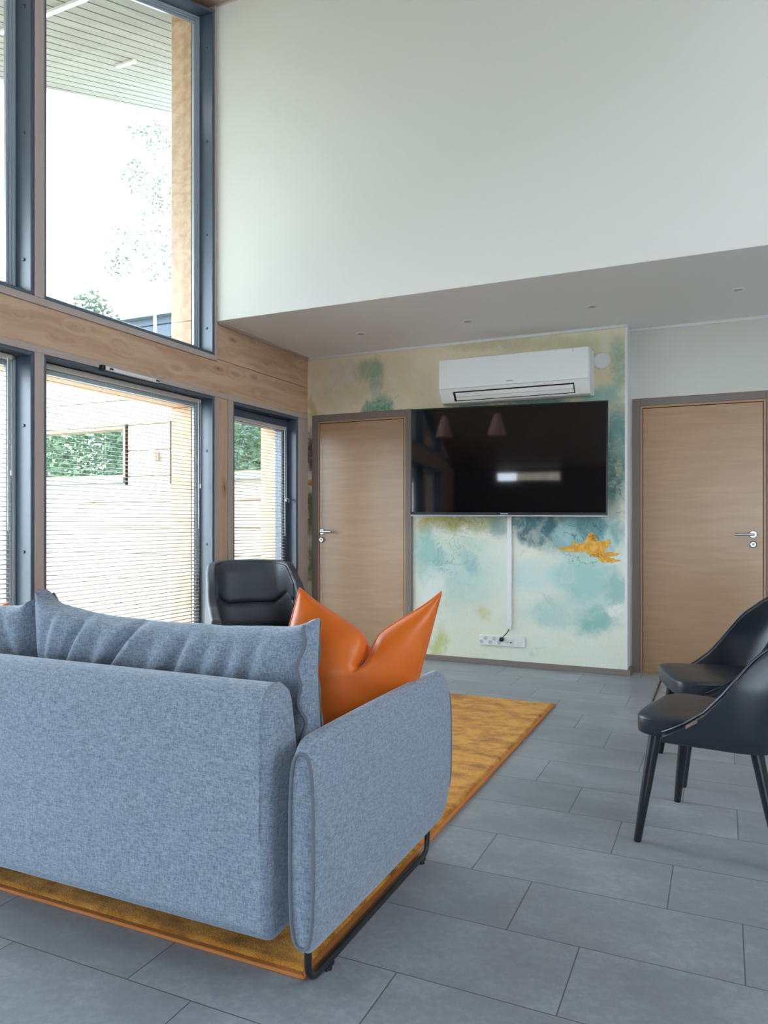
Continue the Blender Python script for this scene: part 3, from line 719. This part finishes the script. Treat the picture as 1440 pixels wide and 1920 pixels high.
def arm(xc, name='armrest'):
    m = MB(); Y0, Y1 = 1.492, 2.445; n = 26; ys = []
    for k in range(7): ys.append(Y0 + .045 * (1 - math.cos(PI / 2 * k / 6)))
    for k in range(1, 12): ys.append(Y0 + .045 + (Y1 - Y0 - .125) * k / 12)
    for k in range(9): ys.append(Y1 - .08 + .08 * math.sin(PI / 2 * k / 8))
    rings = []
    for y in ys:
        def rr(r, d): return r - math.sqrt(max(0, r * r - max(0, r - d) ** 2)) if d < r else 0
        zt = .648 - .8 * rr(.045, y - Y0) - rr(.08, Y1 - y) * .85 - .012 * (y - 1.95) ** 2
        zb = .132 + .5 * rr(.045, y - Y0) + rr(.08, Y1 - y)
        mid = math.sin(PI * min(1, max(0, (y - Y0) / (Y1 - Y0)))) 
        h = .031 + .009 * mid ** .5
        rings.append([(xc + sx, y, z) for (sx, z) in lens(zb, zt, h, 0, n)])
    vs = [p for r in rings for p in r]; fs = []
    for i in range(len(rings) - 1):
        for k in range(n): fs.append((i * n + k, i * n + (k + 1) % n, (i + 1) * n + (k + 1) % n, (i + 1) * n + k))
    fs.append(tuple(range(n))); fs.append(tuple((len(rings) - 1) * n + k for k in range(n)))
    m.add(vs, fs)
    o = obj(name, m, M['fabric'], sofa, angle=50)
    for r in (rings[0], rings[-1]):
        p = obj('piping', MB().tube([(x, y + (-.001 if r is rings[0] else .001), z) for (x, y, z) in r], .0048, 8, closed=True), M['piping'], sofa); p.parent = o
    return o
arm(-.893); arm(-3.167)
obj('seat_base', MB().box(-3.125, -.935, 1.60, 2.40, .15, .30), M['fabric'], sofa, bevel=(.03, 4))
for (a, b) in ((-3.12, -2.032), (-2.028, -.94)):
    obj('seat_cushion', MB().box(a, b, 1.66, 2.44, .30, .445), M['fabric'], sofa, bevel=(.045, 5))

def backcushion(x0, x1, flip, seed, zt):
    W = x1 - x0; z0 = .44; H = zt - z0; xm = (x0 + x1) / 2
    lean = .10
    rnd = random.Random(seed)
    folds = [(.10, .97, -.45, .45), (.155, .92, -.5, .3), (.22, .96, -.65, 1.0), (.30, .9, -.5, .3), (.43, .98, -.85, 1.2), (.51, .9, -.5, .3), (.62, .93, -.55, .75), (.70, .92, -.4, .3), (.78, .9, -.35, .35), (.86, .95, -.3, .4)]
    def shape(u, v, side):
        # u,v in 0..1 ; side -1 = camera side
        uu = u if not flip else 1 - u
        x = x0 + W * u; z = z0 + H * v
        a = 2 * u - 1; b = 2 * v - 1
        # corners ride up, the top edge sags between them
        ear = (abs(a) ** 14) * .024 * max(0, b) ** 2
        sag = -.014 * (1 - a * a) * max(0, b) ** 3
        z += ear + sag + noise.noise(Vector((x * 9, side, seed))) * .006 * max(0, b)
        if not flip: z += .040 * (1 - u) ** 6 * max(0, b)
        x += -.012 * a * (1 - b * b)
        p = ((1 - a ** 6) * (1 - b ** 6)) ** .5
        th = .030 + .055 * p * (1.0 - .25 * v)
        d = 0
        for (fu, fv, sl, am) in folds:
            t = (fv - v) / .80
            if -.12 < t < 1:
                c = fu + sl * (fv - v) * .40
                q = (uu - c) / .022
                d += am * 2.5 * (.0125 * math.exp(-q * q) - .006 * math.exp(-((uu - c - .035) / .03) ** 2)) * sstep(-.12, .1, t) * (1 - sstep(.35, 1, t))
        th -= d if side < 0 else .5 * d
        th += noise.noise(Vector((x * 6, z * 6, side * 5 + seed))) * .006
        y = 1.735 + lean * (v - .55) * -.35 + side * th
        return (x, y, z)
    m = MB(); N, K = 110, 46
    m.grid(lambda u, v: shape(u, v, -1), N, K); m.grid(lambda u, v: shape(u, v, 1), N, K)
    # gusset round the edge between the two faces
    bd = [(i / N, 0) for i in range(N)] + [(1, j / K) for j in range(K)] + [(1 - i / N, 1) for i in range(N)] + [(0, 1 - j / K) for j in range(K)]
    fr = [shape(u, v, -1) for (u, v) in bd]; bk = [shape(u, v, 1) for (u, v) in bd]
    vs = []; n = len(bd); L = 6
    for (p, q, (u, v)) in zip(fr, bk, bd):
        nx = (1 if u == 1 else 0) - (1 if u == 0 else 0); nz = (1 if v == 1 else 0) - (1 if v == 0 else 0)
        for k in range(L + 1):
            f = k / L; o = .010 * math.sin(PI * f)
            vs.append((p[0] + (q[0] - p[0]) * f + nx * o, p[1] + (q[1] - p[1]) * f, p[2] + (q[2] - p[2]) * f + nz * o))
    fs = [(i * (L + 1) + k, ((i + 1) % n) * (L + 1) + k, ((i + 1) % n) * (L + 1) + k + 1, i * (L + 1) + k + 1) for i in range(n) for k in range(L)]
    m.add(vs, fs)
    o = obj('back_cushion', m, M['fabric'], sofa, merge=True, angle=60)
    for side, arr in ((-1, fr), (1, bk)):
        for e in (0, 1):
            if side < 0 and (flip or e == 0): continue
            path = []
            for k in range(K * 2 + 1):
                v = k / (K * 2); wv = .006 + .005 * (1 + math.sin(k * .30 + side)) + .004 * math.sin(k * .11 + e)
                x, y, z = shape(1 - wv if e else wv, v, side); path.append((x, y + side * .003, z))
            w = obj('welt_seam', MB().tube(path, .0055, 6), M['piping'], sofa); w.parent = o  # dark tube carries the painted groove shadow along the seam
    return o
backcushion(-2.000, -.990, False, 3, .862); backcushion(-3.10, -2.036, True, 8, .868)

def sled(x, dz):
    pts = []
    def arc(cy, cz, a0, a1, r=.045, n=7):
        return [(x, cy + r * math.cos(math.radians(a0 + (a1 - a0) * k / n)), cz + r * math.sin(math.radians(a0 + (a1 - a0) * k / n))) for k in range(n + 1)]
    pts = [(x, 1.575, .16)] + arc(1.62, .066 + dz, 180, 270) + arc(2.335, .066 + dz, 270, 360) + [(x, 2.38, .16)]
    o = obj('sled_leg', MB().tube(pts, .0095, 12), M['black_metal'], sofa)
    for y in (1.675, 2.325):
        g = obj('foot', MB().lathe([(.006, dz), (.008, dz + .001), (.008, dz + .006)], 16, (x + .004, y, 0)).box(x - .009, x + .009, y - .020, y + .020, dz + .006, dz + .014), M['black_metal'], sofa); g.parent = o
sled(-.925, 0.0); sled(-3.135, .017)

# ---- orange pillows
def pillow(label, loc, rotz, size, roll, tilt, chop, shear=0.0):
    r = thing('throw_pillow', label, 'pillow', loc, 0); r['_o'] = (0, 0, 0)
    r.rotation_euler = (tilt, roll, rotz)
    h = size / 2; N = 64
    def P(u, v, side):
        a = 2 * u - 1; b = 2 * v - 1
        x = a * h * (1 - .015 * (1 - b * b)) ; z = b * h * (1 - .06 * (1 - a * a))
        t = .095 * ((1 - a * a) * (1 - b * b)) ** .42
        up = sstep(-.2, 1.0, b)
        g = (1 - abs(a)) ** 1.15; g2 = math.exp(-(a / .09) ** 2)
        z -= chop * up * (g * .85 + g2 * .22)
        z += chop * .12 * max(0, b) ** 3 * abs(a) ** 6
        x -= math.copysign(min(1, abs(a) * 3), a) * chop * .06 * up * g
        t *= 1 + .15 * up * (1 - g)
        if chop > .1:
            t -= .062 * math.exp(-((a - .02) / .075) ** 2) * sstep(.02, .8, b) * (1 if side < 0 else .5)
        t = max(t, .002 * (1 - abs(a) ** 8) * (1 - abs(b) ** 8))
        y = side * t + noise.noise(Vector((a * 2.5, b * 2.5, side * 3 + size))) * .005
        y += .03 * (a * a) * up * (1 if chop else 0)
        x -= shear * (1 - b) / 2
        return (x, y, z + h)
    m = MB(); m.grid(lambda u, v: P(u, v, -1), N, N); m.grid(lambda u, v: P(u, v, 1), N, N)
    o = obj('cover', m, M['orange'], r, merge=True, angle=70)
    bd = [(i / N, 0) for i in range(N)] + [(1, j / N) for j in range(N)] + [(1 - i / N, 1) for i in range(N)] + [(0, 1 - j / N) for j in range(N)]
    obj('edge_seam', MB().tube([P(u, v, 1) for (u, v) in bd], .0035, 6, closed=True), M['orange'], r)
    return r
pillow('large orange satin cushion with dented top in the right sofa corner', (-1.030, 2.13, .446), math.radians(30), .47, math.radians(2), math.radians(-6), .15, .13)
pillow('orange satin cushion at the left sofa end, only its tip in view', (-2.84, 2.04, .445), math.radians(-12), .385, 0, math.radians(-10), .05)

# ------------------------------------------------------------------ dining chairs
def dining_chair(label, loc, rot):
    r = thing('dining_chair', label, 'chair', loc, rot, 'black dining chairs on the right'); r['_o'] = (0, 0, 0)
    # local frame: +x is where the sitter looks, z up
    def outline(n=60, gx=0.0):
        pts = []
        for k in range(n):
            a = 2 * PI * k / n; c, s = math.cos(a), math.sin(a)
            px = math.copysign(abs(c) ** .30, c); py = math.copysign(abs(s) ** .30, s)
            w = .245 - .03 * (1 - px) / 2 * 1.6
            x = .018 + px * .235 + (.014 * (1 - py * py) if px > .6 else 0)
            pts.append((x, py * w))
        return pts
    ol = outline(); n = len(ol)
    levels = [(.388, .975), (.391, .992), (.398, 1.0), (.438, 1.0), (.446, .995), (.451, .982), (.4545, .95), (.457, .85), (.457, .55), (.456, .25)]
    vs = []
    for (z, s) in levels:
        for (x, y) in ol:
            zz = z + (.006 * (1 - (y / .25) ** 2) * (1 if s < .95 and z > .45 else 0))
            vs.append((.018 + (x - .018) * s, y * s, zz))
    fs = [(i * n + k, i * n + (k + 1) % n, (i + 1) * n + (k + 1) % n, (i + 1) * n + k) for i in range(len(levels) - 1) for k in range(n)]
    fs += [tuple(range(n))[::-1], tuple((len(levels) - 1) * n + k for k in range(n))]
    obj('seat', MB().add(vs, fs), M['leather'], r, world=False, angle=60)
    obj('seat_seam', MB().tube([(.018 + (x - .018) * .995, y * .995, .4425) for (x, y) in ol], .0022, 6, closed=True), M['leather'], r, world=False)
    # wrap-round shell: path from the right tip round the back to the left tip
    def edge_z(s):   # s = distance behind the seat front
        T = [(.11, .400), (.136, .414), (.19, .446), (.255, .495), (.31, .560), (.36, .632), (.41, .712), (.45, .762), (.49, .788), (.54, .800), (.70, .804)]
        for (a, za), (b, zb) in zip(T, T[1:]):
            if s <= b:
                f = (s - a) / (b - a); f = max(0, min(1, f)); return za + (zb - za) * f
        return T[-1][1]
    NP, NH = 96, 22
    def base(p):     # p in -1..1 plan curve at seat level
        q = abs(p); sg = 1 if p > 0 else -1
        if q > .62:
            f = (q - .62) / .38; x = -.02 + f * .165; y = .243 + .010 * f; 
        else:
            a = q / .62 * PI / 2; x = -.02 - .215 * math.cos(a) ** .72; y = .243 * math.sin(a) ** .62
        return x, sg * y
    def shell(pu, hv):
        p = 2 * pu - 1; x, y = base(p)
        zb = .384; 
        s0 = .255 - x
        # the back leans, so the upper edge lies further behind the seat
        zt = edge_z(s0 + .0)
        for _ in range(4):
            lean = .42 * max(0, zt - .44) * sstep(-.13, -.24, x) + .10 * max(0, zt - .44) * (1 - sstep(-.13, -.24, x))
            zt = edge_z(s0 + lean)
        z = zb + (zt - zb) * hv
        k = max(0, z - .44)
        lx = (.36 * sstep(-.10, -.22, x) + .10 * (1 - sstep(-.10, -.22, x))) * k + .12 * k * k
        yy = y * (1 + .10 * math.sin(PI * min(1, (z - .38) / .42)) - .12 * max(0, z - .60) / .2)
        if hv == 0: yy *= .985
        tuck = 1 - .05 * (1 - sstep(.384, .43, z))
        return (x * (1 if x > 0 else tuck) - lx, yy * tuck, z)
    sh = MB().grid(shell, NP, NH)
    obj('back_shell', sh, M['leather'], r, world=False, angle=180, solid=.024, bevel=(.007, 3))
    obj('shell_piping', MB().tube([(lambda q: (q[0], q[1], q[2] + .011))(shell(i / 120, 1)) for i in range(121)], .0045, 8), M['leather'], r, world=False)
    for sg in (1, -1):
        a = shell(.5 + sg * .5 * .80, .93); b = shell(.5 + sg * .5 * .72, .95)
        dx, dy = b[0] - a[0], b[1] - a[1]
        o = sg * .0155
        tagm = MB().add([(a[0], a[1] + o, a[2] - .006), (b[0], b[1] + o, b[2] - .006), (b[0], b[1] + o, b[2] + .006), (a[0], a[1] + o, a[2] + .006)], [(0, 1, 2, 3)])
        obj('tag', tagm, M['tagm'], r, world=False, solid=.002)
    for (fx, fy, tx, ty) in ((.235, .240, .185, .195), (.235, -.240, .185, -.195), (-.225, .185, -.135, .150), (-.225, -.185, -.135, -.150)):
        obj('leg', MB().tube([(tx, ty, .392), (tx + (fx - tx) * .5, ty + (fy - ty) * .5, .196), (fx, fy, .004), (fx, fy, 0)], [.0215, .0185, .0135, .012], 18), M['black_wood'], r, world=False)
    return r
M['tagm'] = plain('woven_tag', rgb(150, 120, 116), .8)
def chair_pose(near, far):
    # front feet positions -> location and heading
    e = Vector((far[0] - near[0], far[1] - near[1])); mid = Vector(((near[0] + far[0]) / 2, (near[1] + far[1]) / 2)); e.normalize()
    nrm = Vector((-e.y, e.x)); loc = mid - nrm * .235
    return (loc.x, loc.y, 0), math.atan2(nrm.y, nrm.x)
l1, a1 = chair_pose((-.28, 2.814), (-.17, 3.281)); l2, a2 = chair_pose((-.152, 3.465), (-.287, 3.953))
c1 = dining_chair('nearer black leather dining chair at the right edge', l1, a1)
dup(c1, l2, a2, 'farther black leather dining chair in front of the right oak door')

# ------------------------------------------------------------------ lounge armchair
ar = thing('armchair', 'charcoal leather tub armchair between the sofa and the oak door', 'armchair', (-2.80, 4.10, .017), math.radians(-46)); ar['_o'] = (0, 0, 0)
def tub(pu, hv, off):
    # plan: U open towards +x
    p = 2 * pu - 1; q = abs(p); sg = 1 if p > 0 else -1
    if q > .60:
        f = (q - .60) / .40; x = -.02 + f * .40; y = .325 + .012 * f
    else:
        a = q / .60 * PI / 2; x = -.02 - .27 * math.cos(a) ** .55; y = .325 * math.sin(a) ** .60
    zt = .873 - .016 * (q / .42) ** 2 if q < .42 else .857 - (.857 - .60) * sstep(.42, .80, q) - .05 * sstep(.80, 1, q)
    z = .20 + (zt - .20) * hv
    k = z - .45
    x -= .26 * max(0, k) * sstep(.75, .2, q) ; y *= (1 - .07 * max(0, k) / .42 * sstep(.9, .3, q))
    c = 1 - off / .315
    return (x * (c if x < .1 else 1), sg * y * c, z)
m = MB(); N, K = 80, 20
m.grid(lambda u, v: tub(u, v, 0), N, K); m.grid(lambda u, v: tub(u, v, .06), N, K)
o1 = (N + 1) * (K + 1)
for i in range(N): m.f.append((i * (K + 1) + K, (i + 1) * (K + 1) + K, o1 + (i + 1) * (K + 1) + K, o1 + i * (K + 1) + K)); m.f.append((i * (K + 1), o1 + i * (K + 1), o1 + (i + 1) * (K + 1), (i + 1) * (K + 1)))
for i in (0, N):
    for j in range(K): m.f.append((i * (K + 1) + j, i * (K + 1) + j + 1, o1 + i * (K + 1) + j + 1, o1 + i * (K + 1) + j))
obj('shell', m, M['leather2'], ar, world=False, bevel=(.018, 4), angle=60)
def vline(q): return .40 + .42 * max(0, abs(q) - .30)
def pad(u, v):
    q = 2 * u - 1; pu = .5 + q * .30
    p = tub(pu, .30 + .67 * v, .062); V0 = vline(q)
    b = .035 * (1 - abs(q) ** 4) * (1 - abs(2 * v - 1) ** 6)
    b -= .030 * math.exp(-((v - V0) / .035) ** 2)
    return (p[0] + b, p[1], p[2])
obj('back_pad', MB().grid(pad, 60, 60), M['leather2'], ar, world=False, angle=180, solid=.02)
obj('back_seam', MB().tube([(lambda P: (P[0] + .006, P[1], P[2]))(pad((q + 1) / 2, vline(q))) for q in [(-1 + k / 20) for k in range(41)]], .004, 6), M['black_plastic'], ar, world=False)
obj('seat_cushion', MB().prism([(.33, -.25), (.33, .25), (-.10, .25), (-.22, .15), (-.22, -.15), (-.10, -.25)], 'z', .30, .43), M['leather2'], ar, world=False, bevel=(.04, 5))
for sx in (.26, -.20):
    for sy in (.23, -.23):
        obj('leg', MB().tube([(sx, sy, .22), (sx * 1.15, sy * 1.12, 0)], [.016, .011], 14), M['black_metal'], ar, world=False)

# ------------------------------------------------------------------ pendant lamps over the dining side (seen mirrored in the television)
pl = thing('pendant_lamp', 'left coral cone pendant lamp mirrored in the television', 'lamp', (-2.85, 1.1, 2.37), 0, 'coral pendant lamps'); pl['_o'] = (0, 0, 0)
obj('lamp_shade', MB().lathe([(.125, 0), (.045, .27), (.03, .30), (.025, .30), (.04, .265), (.12, 0)], 36), M['coral'], pl, world=False)
obj('cord', MB().tube([(0, 0, .29), (0, 0, zc(1.1) - 2.37)], .003, 8), M['black_plastic'], pl, world=False)
obj('ceiling_cup', MB().lathe([(.05, zc(1.1) - 2.37), (.05, zc(1.1) - 2.41), (.02, zc(1.1) - 2.43)], 24), M['white_plastic'], pl, world=False)
dup(pl, (-2.1, 1.1, 2.37), 0, 'right coral cone pendant lamp mirrored in the television')

# ------------------------------------------------------------------ outdoors
setting(obj('ground', MB().box(-40, XO, -30, 45, -.32, -.16), M['grass']), 'lawn outside')
setting(obj('floor_terrace', MB().box(-9.0, XO, -4, 6.0, -.16, -.04), M['pave']), 'pale terrace floor outside')
XE = -5.62
m = MB().prism([(YB - .5, zc(YB - .5)), (9.0, zc(9.0)), (9.0, zc(9.0) + .12), (YB - .5, zc(YB - .5) + .12)], 'x', XE, XO)
setting(obj('ceiling_eave', m, M['soffit']), 'pale boarded roof eave outside the tall window')
m = MB().prism([(YB - .5, zc(YB - .5) - .03), (9.0, zc(9.0) - .03), (9.0, zc(9.0) + .22), (YB - .5, zc(YB - .5) + .22)], 'x', XE - .03, XE)
tn += 1; setting(obj('trim_%d' % tn, m, M['white_paint']), 'pale fascia board of the eave')
# log screen wall with two openings
def logwall():
    m = MB(); H = .2705; g = .0
    zs = [.013 + H * k for k in range(0, 12)]
    for k, z in enumerate(zs[:-1]):
        z1 = z + H - .001
        if 5.5 < z / H < 7.9 and z > 1.55 and z < 2.15:
            m.box(-7.9, -7.3, 6.0, 6.13, z, z1); m.box(-5.74, -5.03, 6.0, 6.13, z, z1); m.box(-3.95, XO, 6.0, 6.13, z, z1)
        else: m.box(-7.9, XO, 6.0, 6.13, z, z1)
    return m
setting(obj('wall_terrace', logwall(), M['log_out'], bevel=(.015, 2)), 'pine log screen wall on the terrace behind the blinds')
for (a, b) in ((-7.3, -5.74), (-5.03, -3.95)):
    tn += 1; setting(obj('trim_%d' % tn, MB().ring(rect(a, b, 1.625, 2.17), rect(a + .03, b - .03, 1.655, 2.14), 'y', 5.975, 6.14), M['reveal'], bevel=(.003, 1)))
    tn += 1; setting(obj('trim_%d' % tn, MB().box(a - .0, b + .0, 5.95, 6.02, 1.57, 1.628), M['roof_metal'], bevel=(.004, 1)), 'pale metal sill of the opening in the log screen')
for x in (-5.735, -5.13):
    tn += 1; setting(obj('trim_%d' % tn, MB().box(x - .012, x + .012, 5.985, 6.0, 1.55, 2.19), M['gap']))  # dark strips painted in for the shade of shallow upright grooves
wl = thing('outdoor_wall_lamp', 'small white wall lamp on the log screen outside', 'lamp', (-5.34, 6.0, 1.80))
obj('back_plate', MB().box(-5.375, -5.305, 5.985, 6.0, 1.80, 1.89), M['white_plastic'], wl, bevel=(.004, 2))
obj('lamp_body', MB().lathe([(.035, 1.785), (.036, 1.79), (.036, 1.895), (.033, 1.90)], 24, (-5.34, 5.945, 0)), M['white_plastic'], wl)
setting(obj('wall_reflection_dimmer', MB().box(-2.42, -.2, -6.2, -6.0, -.16, 3.4), plain('beige_render', rgb(176, 164, 144), .8, nz=.15)), 'added beige wall that dims the narrow kitchen window mirrored in the television')  # added outside the strip window to dim its mirror image
# light strips under the eave
def strip(label, x0, x1, y):
    r = thing('strip_light', label, 'outdoor light', ((x0 + x1) / 2, y, zc(y) - .02), 0, 'strip lights under the eave')
    mm = MB().prism([(y - .022, zc(y - .022) - .022), (y + .022, zc(y + .022) - .022), (y + .022, zc(y + .022)), (y - .022, zc(y - .022))], 'x', x0, x1); obj('housing', mm, M['white_plastic'], r)
    mm = MB().prism([(y - .016, zc(y - .016) - .026), (y + .016, zc(y + .016) - .026), (y + .016, zc(y + .016) - .021), (y - .016, zc(y - .016) - .021)], 'x', x0 + .005, x1 - .005); obj('diffuser', mm, M['lampglow'], r)
strip('long lit strip light under the eave at the top of the window', -4.73, -3.9, 3.705)
strip('short lit strip light under the eave beyond the tall window', -4.79, -4.59, 4.895)

# dark outbuilding beyond the screen
ob = thing('outbuilding', 'dark clad outbuilding beyond the terrace, low in the tall window', 'building', (-9.0, 12, -.16))
m = MB(); z = -.16
while z < 5.3: m.box(-12.0, -6.0, 12.0, 14.5, z, z + .27); z += .285
obj('wall', m, M['clad'], ob, bevel=(.012, 1))
obj('roof_edge', MB().box(-12.2, -5.9, 11.85, 14.6, 5.40, 5.54), M['roof_metal'], ob, bevel=(.01, 1))

def foliage(blobs, n, size, seed):
    rnd = random.Random(seed); m = MB()
    for i in range(n):
        c, rad = rnd.choice(blobs)
        d = Vector((rnd.gauss(0, 1), rnd.gauss(0, 1), rnd.gauss(0, 1))).normalized() * (rnd.random() ** .4)
        p = Vector(c) + Vector((d.x * rad[0], d.y * rad[1], d.z * rad[2]))
        a = Vector((rnd.gauss(0, 1), rnd.gauss(0, 1), rnd.gauss(0, .7))).normalized(); b = a.orthogonal().normalized(); s = size * rnd.uniform(.6, 1.3)
        b = Matrix.Rotation(rnd.random() * 6.28, 3, a) @ b
        m.add([p - a * s, p + b * s * .42, p + a * s, p - b * s * .42], [(0, 1, 2, 3)])
    return m
hg = thing('hedge', 'light green hedge seen through the openings of the log screen', 'hedge', (-6.8, 8.0, -.16))
obj('foliage', foliage([((-9.5 + k * .45, 8.0, .2 + j * .55), (.45, .5, .45)) for k in range(15) for j in range(6)], 34000, .06, 4), M['leaf'], hg, angle=180)
obj('stem', MB().tube([(-6.8, 8.0, -.16), (-6.7, 8.0, 1.2), (-6.8, 8.05, 2.2)], [.05, .04, .02], 8), M['bark'], hg)
def birch(label, x, y, h, blobs, n, seed, size=.05):
    r = thing('birch_tree', label, 'tree', (x, y, -.16), 0, 'birches beyond the terrace')
    obj('trunk', MB().tube([(x, y, -.16), (x + .08, y, h * .4), (x - .05, y, h * .8), (x + .02, y, h)], [.035, .03, .02, .008], 10), M['bark'], r)
    obj('foliage', foliage([((x + bx, y + by, bz), (br, br, bh)) for (bx, by, bz, br, bh) in blobs], n, size, seed), M['leaf2'], r, angle=180)
birch('pale airy birch tree in the right half of the tall window', -9.5, 10.6, 9.2, [(-.2, 0, 8.4, .35, .3), (.15, 0, 8.1, .3, .45), (-.45, 0, 7.6, .25, .35), (.15, 0, 7.2, .3, .4), (.15, 0, 6.7, .35, .5), (-.6, 0, 6.4, .4, .3), (.1, 0, 5.9, .4, .4), (-.9, 0, 6.0, .3, .3)], 1100, 11, .045)
birch('small green tree just above the window ledge beyond the terrace', -11.0, 10.6, 5.3, [(0, 0, 5.3, .35, .3), (.2, 0, 4.9, .5, .4), (-.2, 0, 4.8, .5, .4)], 700, 5, .06)

# ------------------------------------------------------------------ light
w = bpy.data.worlds.new('overcast_sky'); S.world = w; w.use_nodes = True; nt = w.node_tree; nt.nodes.clear()
bg = nt.nodes.new('ShaderNodeBackground'); out = nt.nodes.new('ShaderNodeOutputWorld')
bg.inputs[0].default_value = (.76, .885, 1.0, 1); bg.inputs[1].default_value = 1.6
nt.links.new(bg.outputs[0], out.inputs[0])
sun = bpy.data.lights.new('sun', 'SUN'); sun.energy = 1.2; sun.angle = math.radians(40); sun.color = (1, .96, .9)
so_ = bpy.data.objects.new('sun', sun); C.objects.link(so_); so_.rotation_euler = (math.radians(38), 0, math.radians(-70))

# ------------------------------------------------------------------ camera
YAW = math.atan(635 / 1389.0)
cam = bpy.data.cameras.new('camera'); cam.sensor_fit = 'VERTICAL'; cam.sensor_height = 36; cam.lens = 1389 / 1920 * 36; cam.shift_y = 20 / 1920; cam.clip_start = .05
co = bpy.data.objects.new('camera', cam); C.objects.link(co); co.location = (0, 0, 1.15); co.rotation_euler = (PI / 2, 0, YAW); S.camera = co

for o in bpy.data.objects:
    if '_o' in o: del o['_o']
S.view_settings.view_transform = 'Standard'; S.view_settings.look = 'None'; S.view_settings.gamma = 1; S.view_settings.use_curve_mapping = False
S.view_settings.exposure = 3.05
S.cycles.max_bounces = 10; S.cycles.diffuse_bounces = 6; S.cycles.glossy_bounces = 4; S.cycles.transparent_max_bounces = 16; S.cycles.sample_clamp_indirect = 8
S.cycles.use_denoising = True; S.cycles.caustics_reflective = False; S.cycles.caustics_refractive = False
